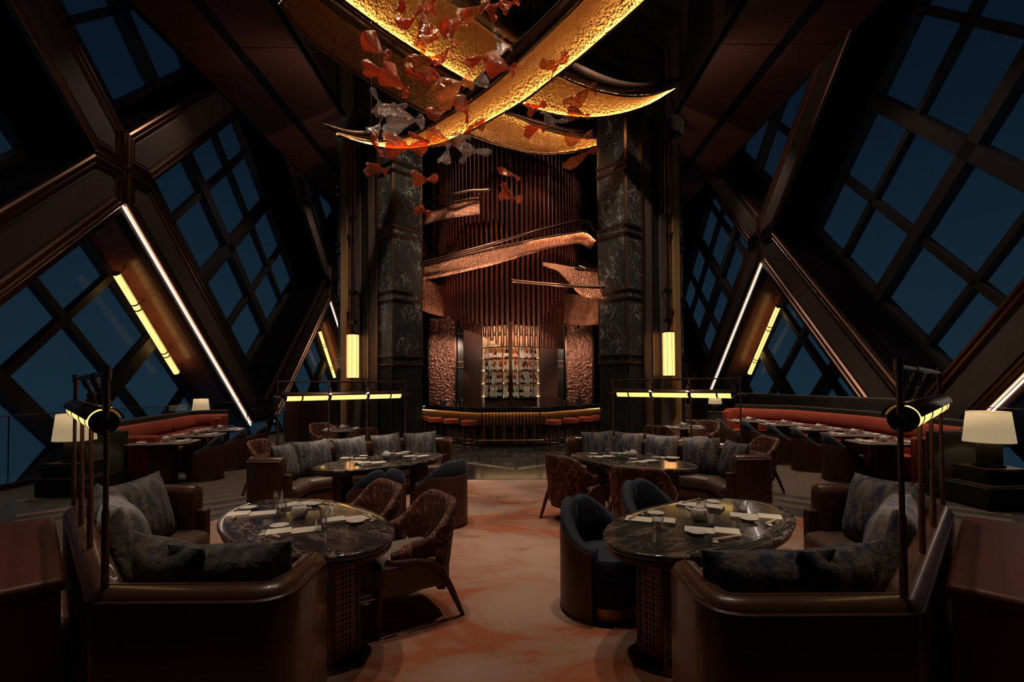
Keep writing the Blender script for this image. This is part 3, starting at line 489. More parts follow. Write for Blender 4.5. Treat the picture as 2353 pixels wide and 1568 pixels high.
def node(sx, ya, za):
    o = MB(); t = BS - .012
    for (y0, y1, z0, z1) in ((-t, t, BS, .86), (-t, t, -.86, -BS), (-.86, -BS, -t, t), (BS, .86, -t, t)):
        a = Wp(sx, -.015, ya+y0, za+z0); b = Wp(sx, .2, ya+y1, za+z1)
        o.box((min(a[0],b[0]), a[1], a[2]), (max(a[0],b[0]), b[1], b[2]))
    a = Wp(sx, -.04, ya-.05, za-.05); b = Wp(sx, .2, ya+.05, za+.05); o.box((min(a[0],b[0]), a[1], a[2]), (max(a[0],b[0]), b[1], b[2]))
    struct(o.obj('beam_joint', 'beam_bronze', bevel=.012))
LEFT_N = (11.47, 24.65); RIGHT_N = (4.24, 17.42, 30.6)
for sx, ns in ((-1, LEFT_N), (1, RIGHT_N)):
    for yn in ns:
        for sy in (-1, 1):
            for sz in (-1, 1):
                if yn > 30 and sy > 0: continue
                beam(sx, yn, ZN, sy, sz, None)
        node(sx, yn, ZN)

# ---- glazing: one window per diamond, mullions and panes as parts
CUT = (-5.72, -3.0, 0.0, 3.0, 5.72); HWD = (.14, .12, .26, .12, .14)
def uv(u, v): return ((u+v)/2, (u-v)/2)
def bar(sx, fam, c, hw, lo, hi, d0, d1):
    q = [(c-hw, lo), (c-hw, hi), (c+hw, hi), (c+hw, lo)]
    if fam: q = [(b, a) for a, b in q]
    q = [uv(*p) for p in q]; s = -1 if sx < 0 else 1
    return MB().sweep([[(s*d0, *p) for p in q], [(s*d1, *p) for p in q]])
pane_me = {}
for i in range(4):
    for j in range(4):
        a, b = CUT[i]+HWD[i], CUT[i+1]-HWD[i+1]; c, d = CUT[j]+HWD[j], CUT[j+1]-HWD[j+1]
        q = [uv(a, c), uv(b, c), uv(b, d), uv(a, d)]
        pane_me[i, j] = MB().sweep([[(-.012, *p) for p in q], [(.012, *p) for p in q]]).mesh('pane', 'window_glass', 0)
bar_me = {}
def window(n, sx, yc, zc, keep):
    fr = MB()
    for fam in (0, 1):
        for k in (0, 4): fr.v, fr.f = (lambda b: (fr.v + b.v, fr.f + [tuple(len(fr.v)+i for i in f) for f in b.f]))(bar(sx, fam, CUT[k], .16, -5.9, 5.9, -.14, .16))
    root = struct(fr.obj('window_%d' % n, 'mullion')); root.location = Wp(sx, 1.5, yc, zc)
    for fam in (0, 1):
        for k in (1, 2, 3):
            key = (sx, fam, k)
            if key not in bar_me: bar_me[key] = bar(sx, fam, CUT[k], HWD[k], -5.7, 5.7, -.2 if k == 2 else -.12, .1).mesh('mullion', 'mullion', 0)
            share('mullion', bar_me[key], root)
    for (i, j), me in pane_me.items():
        cy, cz = uv((CUT[i]+CUT[i+1])/2, (CUT[j]+CUT[j+1])/2)
        if keep(zc + cz): share('pane', me, root)
wi = 1
for sx, cs in ((-1, ((18.06, ZN), (4.88, ZN), (11.47, ZN-HS), (24.65, ZN-HS), (11.47, ZN+HS), (24.65, ZN+HS))),
               (1, ((10.83, ZN), (24.0, ZN), (17.42, ZN-HS), (4.24, ZN-HS), (17.42, ZN+HS), (4.24, ZN+HS)))):
    for yc, zc in cs:
        window(wi, sx, yc, zc, lambda z: -3 < z < 13.6); wi += 1

# ---- timber soffits with a dark slot, and the dark atrium ceiling
sof = [struct(MB().box((sx*5.8 if sx > 0 else -9.35, -3, 11.06), (9.2 if sx > 0 else -5.8, 31, 11.3)).obj('ceiling', 'black')) for sx in (-1, 1)]
for sx, root in zip((-1, 1), sof):
    ys = [-3, 3.8, 8.45, 13.1, 17.75, 22.4, 27.05, 31]
    for a, b in zip(ys[:-1], ys[1:]):
        for x0, x1 in ((5.85, 7.38), (7.72, 9.12)):
            MB().box((min(sx*x0, sx*x1), a + .015, 11.0), (max(sx*x0, sx*x1), b - .015, 11.06)).obj('panel', 'wood_red', root, bevel=.02)
    MB().box((min(sx*5.8, sx*5.86), -3, 10.98), (max(sx*5.8, sx*5.86), 31, 14.4)).obj('fascia', 'panel_brown', root)
struct(MB().box((-5.8, -3, 14.2), (5.8, 31, 14.4)).obj('ceiling', 'dark_ceiling'))
struct(MB().box((-10.9, 31, -.3), (10.9, 31.2, 14.4)).obj('wall_back', 'black'))
struct(MB().box((-10.9, -3.2, -.3), (10.9, -3, 14.4)).obj('wall_rear', 'black'))
# window ledge behind the banquettes on one side
struct(MB().box((8.62, 10.5, -.3), (9.0, 24, 1.32)).obj('wall_ledge', 'panel_grey', bevel=.02))

# ---- glass balustrades
def balustrade(label, x, y0, y1, n):
    t = thing('glass_balustrade', label, 'railing', (x, y0, 0))
    L = (y1-y0)/n
    for i in range(n):
        MB().box((-.008, i*L + .01, .05), (.008, (i+1)*L - .01, 1.23)).obj('pane', 'rail_glass', t)
        MB().box((-.011, i*L - .004, .05), (.011, i*L + .004, 1.23)).obj('edge_strip', 'steel', t)
    MB().box((-.012, 0, 1.225), (.012, y1-y0, 1.238)).obj('top_rail', 'bronze', t)
    MB().box((-.03, 0, 0), (.03, y1-y0, .09)).obj('shoe', 'bronze_dark', t)
balustrade('frameless glass balustrade behind the long banquette with three tables', -8.5, 4.5, 19.2, 8)
balustrade('frameless glass balustrade behind the banquette with five tables', 8.45, 3.6, 16.8, 7)

# ---- stone piers beside the bar
def pier(sx, side_words):
    C = Vector((sx*3.145 - .03, 13.0)); a = Vector((-sx*.69, .724)); b = Vector((sx*.783, .622))
    nA = Vector((-sx*.724, -.69)); nB = Vector((sx*.622, -.783))
    HT = 9.25
    def blk(o, d, n, s0, s1, p0, p1, z0, z1):
        q = [o + d*s0 + n*p0, o + d*s1 + n*p0, o + d*s1 + n*p1, o + d*s0 + n*p1]
        return MB().prism([tuple(v) for v in q], z0, z1)
    P = [C, C + b*2.65, C + b*2.65 + a*.9, C + a*.9]
    inner = [tuple(C + (Vector(p) - C)*.985 + (a+b)*.02) for p in P]
    root = MB().prism(inner, 0, HT).obj('stone_pier', 'black')
    tag(root, 'tall dark marble pier with bronze bands and hanging lantern ' + side_words, 'column')
    rings = [2.27, 2.5, 4.05, 4.28, 5.80, 6.03, 7.56, 7.79]
    zs = [2.29] + rings[1:] + [HT]
    for d, n, s1, k in ((a, nA, .9, 0), (b, nB, .6, 1)):
        for z0, z1 in zip([2.29] + rings[1:], rings[1:] + [HT]):
            blk(C, d, n, .03, s1, -.02, .03, z0 + .012, z1 - .012).obj('marble_slab', 'marble_pier', root)
        for z in rings: blk(C, d, n, -.06, s1 + .06, .03, .07, z - .022, z + .022).obj('band', 'bronze', root)
        ns = int(s1/.062)
        for i in range(ns):
            s = (i + .5)*s1/ns; blk(C, d, n, s - .018, s + .018, -.02, .05, 0.02, 2.22).obj('slat', 'charcoal_slat', root)
    for s, d, n in ((0, a, nA), (.9, a, nA)):
        q = C + d*s; MB().prism([(q.x-.035, q.y-.035), (q.x+.035, q.y-.035), (q.x+.035, q.y+.035), (q.x-.035, q.y+.035)], 2.25, HT).obj('corner_post', 'bronze', root)
    blk(C, b, nB, .60, .66, -.02, .10, 0, HT).obj('frame_post', 'bronze', root)
    blk(C, b, nB, .66, .75, -.02, .04, 0, HT).obj('frame_post', 'bronze_dark', root)
    blk(C, b, nB, .75, 1.08, -.02, .03, 0, HT).obj('side_panel', 'panel_brown', root)
    blk(C, b, nB, .745, .765, .03, .05, 0, HT).obj('edge_trim', 'bronze', root)
    blk(C, b, nB, 1.08, 1.1, -.02, .06, 0, HT).obj('edge_trim', 'bronze', root)
    blk(C, b, nB, 1.52, 2.0, -.02, .03, 0, HT).obj('side_panel', 'panel_brown', root)
    blk(C, b, nB, 2.0, 2.3, -.02, .16, 0, HT - .3).obj('fin', 'fin_gold', root)
    for z0, z1 in zip([2.29] + rings[1:], rings[1:] + [HT]): blk(C, b, nB, 2.34, 2.65, -.02, .03, z0 + .012, z1 - .012).obj('marble_slab', 'marble_pier', root)
    for z in rings: blk(C, b, nB, 2.3, 2.72, .03, .07, z - .022, z + .022).obj('band', 'bronze', root)
    for i in range(5): blk(C, b, nB, 2.36 + i*.062, 2.395 + i*.062, -.02, .05, .02, 2.22).obj('slat', 'charcoal_slat', root)
    blk(C, b, nB, -.05, 2.7, -.3, .12, HT, HT + .5).obj('head_beam', 'marble_pier', root)
    # lantern on its twin tubes
    lp = C + b*1.55 + nB*.24
    t = thing('hanging_lantern', 'lit cylindrical alabaster lantern hung on twin bronze tubes from the pier ' + side_words, 'lantern', (lp.x, lp.y, 0))
    MB().lathe([(.0, 1.92), (.155, 1.92), (.165, 1.96), (.165, 3.12), (.155, 3.16), (0, 3.16)], 24, capped=False).obj('shade', 'alabaster_lantern', t)
    for i in range(8): MB().rod((.167*math.cos(i*PI/4+.2), .167*math.sin(i*PI/4+.2), 1.93), (.167*math.cos(i*PI/4+.2), .167*math.sin(i*PI/4+.2), 3.15), .006, n=6).obj('rib', 'bronze_dark', t)
    MB().lathe([(.17, 3.15), (.17, 3.19), (.05, 3.2), (.05, 3.26)], 20).obj('cap', 'bronze_dark', t)
    MB().lathe([(.17, 1.9), (.17, 1.925)], 20).obj('base_ring', 'bronze_dark', t)
    MB().rod((0, 0, 3.25), (0, 0, 3.5), .018).obj('stem', 'bronze_dark', t)
    bx, by = b*.075, 0
    for k in (-1, 1): MB().rod((k*b.x*.09, k*b.y*.09, 3.45), (k*b.x*.09, k*b.y*.09, 9.2), .02).obj('tube', 'bronze', t)
    for z in (3.5, 4.35, 6.5): MB().prism([tuple(b*-.13 - nB*.05), tuple(b*.13 - nB*.05), tuple(b*.13 + nB*.05), tuple(b*-.13 + nB*.05)], z - .06, z + .06).obj('clamp', 'bronze_dark', t)
    MB().prism([tuple(b*-.02 - nB*.26), tuple(b*.02 - nB*.26), tuple(b*.02 - nB*.04), tuple(b*-.02 - nB*.04)], 4.33, 4.37).obj('bracket', 'bronze_dark', t)
pier(-1, 'facing the three-table banquette'); pier(1, 'facing the five-table banquette')
# ================================================================== THE BAR
bar = thing('cocktail_bar', 'faceted cocktail bar with fluted bronze front under a black marble counter', 'bar', (0, 0, 0))
Q = [(-2.95, 15.35), (-.82, 13.2), (.74, 13.2), (2.87, 15.35)]
def seg_frame(p, q):
    p = Vector(p); q = Vector(q); d = (q-p); L = d.length; d /= L; n = Vector((d.y, -d.x)); return p, d, n, L
ctr = [(-3.15, 15.25), (-.98, 12.8), (.90, 12.8), (3.07, 15.25), (2.5, 15.85), (.55, 13.75), (-.63, 13.75), (-2.58, 15.85)]
MB().prism(ctr, 1.02, 1.1).obj('counter', 'marble_bar', bar, bevel=.012)
MB().prism([(x*.985, y + .03) for x, y in ctr], .96, 1.02).obj('counter_edge', 'wood_dark', bar)
for p, q in zip(Q[:-1], Q[1:]):
    o, d, n, L = seg_frame(p, q)
    def blk(s0, s1, p0, p1, z0, z1):
        k = [o + d*s0 + n*p0, o + d*s1 + n*p0, o + d*s1 + n*p1, o + d*s0 + n*p1]; return MB().prism([tuple(v) for v in k], z0, z1)
    blk(0, L, -.3, -.03, 0, 1.0).obj('carcass', 'wood_dark', bar)
    ns = round(L/.09)
    up = MB().prism([(-.036, -.03), (.036, -.03), (.036, .012), (.02, .03), (-.02, .03), (-.036, .012)], .60, .955).mesh('flute', 'brass_satin')
    lo = [MB().prism([(-.03, -.03), (.03, -.03), (.03, .0), (-.03, .0)], .08, .585).mesh('flute', m) for m in ('panel_grey', 'brass_satin')]
    ang = math.atan2(n.y, n.x) - PI/2
    for i in range(ns):
        c = o + d*((i + .5)*L/ns); share('flute', up, bar, (c.x, c.y, 0), (0, 0, ang)); share('flute', lo[i % 3 == 0], bar, (c.x, c.y, 0), (0, 0, ang))
    blk(.02, L - .02, .05, .075, .945, .957).obj('light_strip', 'led_bar', bar)
    blk(-.1, L + .1, .28, .31, .2, .23).obj('foot_rail', 'brass', bar, bevel=.008)
    for s in ([.1, L/2, L - .1]): blk(s - .012, s + .012, .28, .305, 0.0, .2).obj('rail_post', 'bronze_dark', bar)
    blk(0, L, -.05, .02, 0, .07).obj('plinth', 'bronze_dark', bar)
# back-bar tower: a V of lit shelves with its edge to the room
tower = thing('back_bar_shelves', 'lit V-shaped back bar of bronze shelves carrying rows of bottles', 'shelves', (-.04, 0, 0))
YC, YE, HW = 14.95, 15.6, .93
SHZ = [1.30, 1.72, 2.14, 2.53, 2.91, 3.29]
for z in SHZ:
    MB().prism([(-HW, YE), (0, YC), (HW, YE), (HW, YE + .28), (0, YC + .28), (-HW, YE + .28)], z - .022, z).obj('shelf', 'bronze_dark', tower)
    if z < 3.2:
        for k in (-1, 1): MB().prism([(k*.02, YC + .26), (k*HW, YE + .26), (k*HW, YE + .275), (k*.02, YC + .275)], z + .002, z + .012).obj('glow_strip', 'shelf_glow', tower)
MB().prism([(-HW, YE + .28), (0, YC + .28), (HW, YE + .28), (HW, YE + .34), (0, YC + .34), (-HW, YE + .34)], 1.0, 3.6).obj('back_panel', 'shelf_back_glow', tower)
MB().prism([(-.85, YE + .02), (0, YC + .05), (.85, YE + .02), (.85, YE + .28), (0, YC + .28), (-.85, YE + .28)], .2, 1.27).obj('cupboard', 'wood_dark', tower)
for k in (-.72, -.25, .25, .72): MB().box((k - .014, lerp(YC, YE, abs(k)/HW) - .02, 1.27), (k + .014, lerp(YC, YE, abs(k)/HW) + .008, 3.6)).obj('upright', 'bronze_dark', tower)
for sx in (-1, 1):
    MB().box((min(sx*.95, sx*1.52), 15.6, 0), (max(sx*.95, sx*1.52), 16.1, 3.7)).obj('side_panel', 'wood_shell', tower, bevel=.01)
mast = tag(MB().box((-.055, -.055, 1.1), (.055, .055, 3.45)).obj('bronze_mast', 'bronze_dark', bevel=.01), 'slim bronze mast rising from the bar counter to the hanging pipes', 'pole'); mast.location = (-.04, 13.55, 0)
# foil panels and slim marble posts beyond the bar
for sx in (-1, 1):
    w = tag(MB().box((-.44, 0, 0), (.44, .08, 4.05)).obj('foil_panel', 'copper_foil'), 'crumpled copper foil wall panel ' + ('beside the three-table side pier' if sx < 0 else 'beside the five-table side pier'), 'panel')
    w.location = (sx*2.4 - .04, 16.9, 0)
    for k in (-.47, .47): MB().box((k - .03, -.04, 0), (k + .03, .08, 4.1)).obj('edge_trim', 'bronze_dark', w)
    p = tag(MB().box((-.16, 0, 0), (.16, .2, 5.2)).obj('slim_pier', 'marble_pier'), 'slim marble pier with bronze bands between copper foil and timber ' + ('on the three-table side' if sx < 0 else 'on the five-table side'), 'column')
    p.location = (sx*1.72 - .04, 17.1, 0)
    for z in (2.3, 2.5, 3.5, 3.7): MB().box((-.18, -.04, z), (.18, 0, z + .04)).obj('band', 'bronze', p)
    for i in range(4): MB().box((-.14 + i*.08, -.03, 0), (-.1 + i*.08, 0, 2.2)).obj('slat', 'charcoal_slat', p)

# bottles
BK = {}
def bottle(kind, shape):
    if (kind, shape) in BK: return BK[kind, shape]
    pr = ([(.0, 0), (.036, 0), (.038, .01), (.038, .17), (.03, .2), (.013, .225), (.012, .28)], [(.0, 0), (.045, 0), (.047, .01), (.047, .12), (.036, .155), (.014, .175), (.013, .22)], [(.0, 0), (.03, 0), (.032, .01), (.032, .2), (.016, .235), (.012, .25), (.012, .3)])[shape]
    me = MB().lathe(pr + [(0, pr[-1][1])], 12, capped=False).mesh('glass_body', 'bottle_' + kind)
    lb = MB().lathe([(pr[2][0] + .001, .04), (pr[2][0] + .001, pr[3][1]*.75)], 12, capped=False).mesh('paper_label', 'paper_label')
    cp = MB().lathe([(.0, pr[-1][1]), (.015, pr[-1][1]), (.015, pr[-1][1] + .03), (0, pr[-1][1] + .03)], 8, capped=False).mesh('cap', 'bottle_cap')
    BK[kind, shape] = (me, lb, cp); return BK[kind, shape]
SHAPE_W = ('straight', 'squat', 'tall slim'); KIND_W = {'amber': 'amber', 'ruby': 'dark red', 'pale': 'clear pale', 'green': 'green', 'smoke': 'near-black'}
rows = [(SHZ[0], ['pale', 'pale', 'smoke', 'pale', 'green', 'pale']), (SHZ[1], ['pale', 'amber', 'ruby', 'smoke', 'amber', 'ruby']), (SHZ[2], ['ruby', 'amber', 'smoke', 'amber', 'pale', 'ruby']), (SHZ[3], ['amber', 'ruby', 'pale', 'amber', 'smoke', 'pale'])]
ROW_W = ('lowest', 'second', 'third', 'fourth')
for ri, (z, kinds) in enumerate(rows):
    for sx in (-1, 1):
        for i in range(14):
            u = (.07 + i*.056 + random.uniform(-.008, .008))
            kd = kinds[(i*5 + random.randrange(3) + ri) % len(kinds)]; sh = random.choice((0, 0, 1, 2))
            for row2 in (0, 1):
                if row2 and i % 2: continue
                x = sx*u; y = lerp(YC, YE, u/HW) + .06 + row2*.1 + random.uniform(-.01, .01)
                if abs(abs(x) - .25) < .03 and not row2: continue
                me, lb, cp = bottle(kd, sh)
                t = thing('bottle', '%s %s bottle on the %s lit back-bar shelf from the bottom' % (KIND_W[kd], SHAPE_W[sh], ROW_W[ri]), 'bottle', (x - .04, y, z), random.uniform(0, 6), '%s %s bottles on the %s back-bar shelf' % (KIND_W[kd], SHAPE_W[sh], ROW_W[ri]))
                share('body', me, t); share('label', lb, t); share('cap', cp, t); t.scale = (1.12, 1.12, 1.22)
                if row2: kd = random.choice(kinds)
# bar-top glassware and shakers
tum = MB().lathe([(.0, .004), (.028, .004), (.036, .09), (.034, .09), (.027, .012), (0, .012)], 12, capped=False).mesh('tumbler', 'drink_glass')
for i in range(30):
    x = -1.0 + i*.058 + random.uniform(-.01, .01)
    if abs(x + .04) < .08: continue
    o = share('bar_tumbler', tum, None, (x, 13.52 + (i % 3)*.09, 1.1)); tag(o, 'clear tumbler in the row of glasses on the black bar counter', 'glass', 'tumblers lined up on the bar counter')
shk = MB().lathe([(.0, 0), (.036, 0), (.045, .16), (.03, .175), (.03, .2), (.0, .205)], 14, capped=False).mesh('shaker', 'steel')
mix = MB().lathe([(.0, 0), (.04, 0), (.046, .15), (.043, .15), (.038, .01), (0, .01)], 14, capped=False).mesh('mixing_tin', 'steel')
for sx, w in ((-1, 'on the three-table side'), (1, 'on the five-table side')):
    for i, (dx, dy, me, nm, lw) in enumerate(((1.52, 13.95, mix, 'mixing_tin', 'open steel mixing tin'), (1.4, 13.85, shk, 'cocktail_shaker', 'steel cocktail shaker with cap'), (1.62, 14.05, shk, 'cocktail_shaker', 'steel cocktail shaker with cap'), (2.0, 14.55, mix, 'mixing_tin', 'open steel mixing tin'), (2.12, 14.7, mix, 'mixing_tin', 'open steel mixing tin'))):
        tag(share(nm, me, None, (sx*dx - .04, dy, 1.1)), lw + ' standing on the bar counter ' + w, 'shaker', lw + 's ' + w)
# stools
def stool():
    t = thing('bar_stool', 'stool', 'stool')
    MB().lathe([(0, .66), (.185, .66), (.2, .675), (.205, .77), (.19, .79), (0, .795)], 28, capped=False).obj('seat', 'velvet_red', t)
    MB().lathe([(.206, .672), (.206, .684)], 28, capped=False).obj('piping', 'velvet_red', t)
    MB().lathe([(0, .62), (.17, .62), (.18, .66), (0, .66)], 24, capped=False).obj('seat_frame', 'wood_dark', t)
    for i in range(4):
        a = PI/4 + i*PI/2; c, s = math.cos(a), math.sin(a)
        MB().rod((.15*c, .15*s, .64), (.17*c, .17*s, .0), .02, .014, 8).obj('leg', 'wood_dark', t); MB().rod((.165*c, .165*s, .07), (.17*c, .17*s, .001), .017, .015, 8).obj('ferrule', 'brass', t)
    MB().grid([[((.165 + .009*math.cos(b))*math.cos(a), (.165 + .009*math.cos(b))*math.sin(a), .22 + .009*math.sin(b)) for b in [2*PI*k/6 for k in range(6)]] for a in [2*PI*k/28 for k in range(28)]], True, True).obj('foot_ring', 'brass', t)
    return t
st = stool(); first = True
ordw = ('first', 'second', 'third', 'fourth')
for sx, pos, w in ((-1, [(-1.12, 12.45), (-1.66, 13.05), (-2.17, 13.62), (-2.62, 14.2)], 'on the three-table banquette side'), (1, [(1.06, 12.45), (1.56, 12.98), (2.03, 13.45), (2.48, 13.95)], 'on the five-table banquette side')):
    for i, (x, y) in enumerate(pos):
        lb = 'round red velvet bar stool, %s from the bar corner %s' % (ordw[i], w)
        if first: st.location = (x, y, 0); st['label'] = lb; st['group'] = 'red bar stools'; first = False
        else: copy_tree(st, None, (x, y, 0), i*.4, lb, 'red bar stools')

# ================================================================== PIPES, RIBBONS, GLASS
pipes = thing('pipe_chandelier', 'huge drum of hanging copper pipes in stepped tiers above the bar', 'chandelier', (0, 0, 0))
pipe_me = MB().lathe([(.04, 0), (.04, 1), (.034, 1), (.034, 0), (.04, 0)], 10, capped=False).mesh('pipe', 'copper_dark')
pipe_me2 = MB().lathe([(.054, 0), (.054, 1), (.046, 1), (.046, 0), (.054, 0)], 12, capped=False).mesh('pipe', 'copper')
rod_me = MB().lathe([(.009, 0), (.009, 1)], 6).mesh('hanger', 'copper_dark')
for ri, ring in enumerate(PIPES):
    for k, (x, y, zb, zt) in enumerate(ring):
        zt = min(zt, 12.0); zb = round(zb/.16)*.16 + (.05 if k % 2 else 0) if ri < 2 else zb
        share('pipe', pipe_me2 if ri else pipe_me, pipes, (x, y, zb), None, (1, 1, zt - zb))
        if ri: share('hanger', rod_me, pipes, (x, y, zt), None, (1, 1, 14.15 - zt))
for i in range(30):
    a = PI/2*-1 + PI*(i + .5)/30; share('pipe', pipe_me, pipes, (-.04 + 2.3*math.sin(a), 16.2 + 2.3*math.cos(a), 4.6 + 1.5*math.sin(i*.35)), None, (1, 1, 6))
MB().lathe([(2.5, 14.0), (2.5, 14.2), (1.5, 14.2), (1.5, 14.0), (2.5, 14.0)], 40, (-.04, 16.2), False).obj('top_ring', 'bronze_dark', pipes)

RB_W = {'main': ('gold_hammered', 'led_warm', 'long hammered gold ribbon sweeping diagonally under the ceiling, nearest the glass petals'),
 'arc': ('gold_hammered', 'led_warm', 'hammered gold ribbon curving like a smile behind the diagonal one, its tip upturned'),
 'low': ('gold_hammered', 'led_warm', 'lowest hammered gold ribbon reaching back above the hanging pipes'),
 'helix': ('copper_hammered', 'led_copper', 'long hammered copper ribbon wound across the front of the hanging pipes'),
 'upper': ('copper_hammered', 'led_copper', 'short hammered copper ribbon with square end high on the hanging pipes'),
 'scoop': ('copper_hammered', 'led_copper', 'scoop-shaped copper ribbon end beside the five-table side pier'),
 'back': ('copper_hammered', 'led_copper', 'copper ribbon looping behind the pipes by the three-table side pier'),
 'side': ('copper_hammered', 'led_copper', 'copper ribbon looping behind the pipes by the five-table side pier'),
 'tail': ('copper_hammered', 'led_copper', 'small copper ribbon tail behind the pipes below the square-ended ribbon'),
 'wing': ('copper_hammered', 'led_copper', 'small copper ribbon edge behind the pipes above the scoop')}
RAIL_D = {a: (b, c) for a, b, c in RAILS}
def smooth_pts(pts, n):
    """Catmull-Rom resample"""
    P = [Vector(p) for p in pts]; P = [P[0]*2 - P[1]] + P + [P[-1]*2 - P[-2]]; m = len(P) - 3; out = []
    for k in range(n):
        t = k/(n-1)*m; i = min(int(t), m-1); t -= i; a, b, c, d = P[i:i+4]
        out.append(.5*((2*b) + (c-a)*t + (2*a - 5*b + 4*c - d)*t*t + (3*b - a - 3*c + d)*t**3))
    return out
for nm, U, L in RIBBONS:
    mat, led, lab = RB_W[nm]; n = 40; u = smooth_pts(U, n); l = smooth_pts(L, n); rows = []; K = 9
    for a, b in zip(u, l):
        w = b - a; rows.append([a + w*(k/(K-1)) + Vector((0, .25, .45)).normalized()*(.28*w.length*math.sin(PI*k/(K-1))) for k in range(K)])
    root = thing('light_ribbon', lab, 'ribbon', (0, 0, 0))
    MB().grid(rows).obj('sheet', mat, root, smooth=60, solid=.02)
    # folded lips along both edges, each hiding a light strip that grazes the sheet
    e2 = Vector((0, .25, .45)).normalized(); i0 = 22 if nm == 'low' else 0
    for base, sg in ((l, -1), (u, 1)):
        lip, strip = [], []
        for a, b, q in zip(u, l, base):
            w = b - a; h = w.normalized()*sg; f = min(1., w.length/.3); lip.append([q, q + h*.055*f - e2*.004]); strip.append([q + h*.03*f + e2*.012*f, q + h*.042*f + e2*.014*f])
        if nm in ('back', 'side', 'tail', 'wing'):
            if sg < 0: MB().grid([[q - (b - a).normalized()*.03 - e2*.03, q - (b - a).normalized()*.075 - e2*.03] for a, b, q in zip(u, l, base)]).obj('light_strip', 'led_soft', root)
            continue
        MB().grid(lip).obj('edge_lip', 'bronze_dark', root, solid=.008); MB().grid(strip[i0:]).obj('light_strip', led, root)
    if mat == 'copper_hammered':
        for i in ((9, 17, 29) if nm == 'helix' else (n//2,)):
            MB().grid([[q - e2*.012 for q in rows[i]], [q - e2*.012 for q in (rows[i][k].lerp(rows[i+1][k], .45) for k in range(K))]]).obj('seam_plate', 'copper', root, solid=.006)
    for rn in ([nm] if nm in RAIL_D else []) + (['arclow'] if nm == 'arc' else []):
        ru, rl = RAIL_D[rn]; ru = smooth_pts(ru, 36); rl = smooth_pts(rl, 36)
        MB().grid([[a, b] for a, b in zip(ru, rl)]).obj('rail', 'bronze_dark', root, solid=.05)
        hz = MB()
        for i in range(3, 36, 4):
            q = min(u, key=lambda v: (v - rl[i]).length)
            if (q - rl[i]).length < .55: hz.rod(rl[i], q, .010, n=6)
        if hz.v: hz.obj('bracket', 'bronze_dark', root)
    wires = MB()
    for i in (4, 20, 36): wires.rod(u[i], (u[i].x, u[i].y, 14.19), .004, n=5)
    wires.obj('suspension_wire', 'bronze_dark', root)

# glass petals
def petal_mesh(seed, mat):
    """blown-glass bow: a wide ruffled lobe, a pinched waist and a smaller lobe"""
    rg = random.Random(seed); rows = []; nu, nv = 30, 13
    k1, k2, k3, k4 = rg.uniform(.75, 1.15), rg.uniform(.35, .9), rg.uniform(0, 6), rg.uniform(0, 6)
    neck = rg.uniform(.58, .8); fold = rg.uniform(.1, .3); notch = rg.uniform(.1, .3)
    for i in range(nu):
        t = i/(nu-1); a = max(0, 1 - t/(.55*neck)); b = max(0, (t - 1 + .6*(1-neck))/(.6*(1-neck)))
        w = .03 + (.37*k1*(1 - t/neck)**.75 if t < neck else .24*k2*((t-neck)/(1-neck))**.7)
        r = []
        for j in range(nv):
            s = j/(nv-1)*2 - 1
            x = t - .45 - a*(.13*math.cos(2.2*(abs(s) - .55)) - .2*abs(s)**5) + b*(.07*math.cos(1.4*s) - .12*abs(s)**4)
            y = s*w*(1 + .10*math.sin(6*t + k3 + (2 if s > 0 else 0))) + .06*math.sin(4*t + k4)
            z = fold*math.cos(1.6*s*PI*.5)*w*2 + .13*math.sin(3.4*s + k3 + 3*t)*w*2 + .12*math.sin(4.5*t + k3) + .05*math.sin(6*s + 8*t + k4)*w*2
            r.append((x, y, z))
        rows.append(r)
    return MB().grid(rows).mesh('glass_petal', mat, 180)
PM = {}
for c, m in (('o', 'petal_orange'), ('c', 'petal_clear'), ('m', 'petal_amber')): PM[c] = [petal_mesh(s, m) for s in range(8)]
PW = {'o': 'deep orange', 'c': 'clear smoky', 'm': 'pale amber'}
wire_me = MB().rod((0, 0, 0), (0, 0, 1), .0012, n=4).mesh('wire', 'bronze_dark', 0)
rg = random.Random(5)
for i, (x, y, z, s, rot, c) in enumerate(PETALS):
    size_w = 'large' if s > .45 else 'small' if s < .31 else 'mid-sized'
    rr = rot % 180; pose = 'level' if rr < 16 or rr > 164 else 'upright' if 55 < rr < 125 else 'rising' if rr <= 55 else 'drooping'
    q = z - 1.7; px = x/y
    back = 'before the pipes' if q/y < .47 else 'before the dark ceiling panel' if px < -.16 and q/y > .58 else 'below the diagonal ribbon tip' if px < -.16 else 'over the smile-shaped ribbon' if q/y > .63 else 'by the crossing of the ribbons' if px < .03 else 'beside the upturned ribbon'
    t = thing('glass_petal', '%s %s blown-glass petal, %s, hanging %s' % (size_w, PW[c], pose, back), 'ornament', (x, y, z), 0, '%s %s glass petals' % (size_w, PW[c]))
    o = share('glass_blade', PM[c][i % 8], t, (0, 0, 0), (PI/2 + rg.uniform(-.7, .7), R(-rot), rg.uniform(-.5, .5)), (s*1.0,)*3)
    o.modifiers.new('s', 'SOLIDIFY').thickness = .03
    share('wire', wire_me, t, (0, 0, 0), None, (1, 1, 14.19 - z))
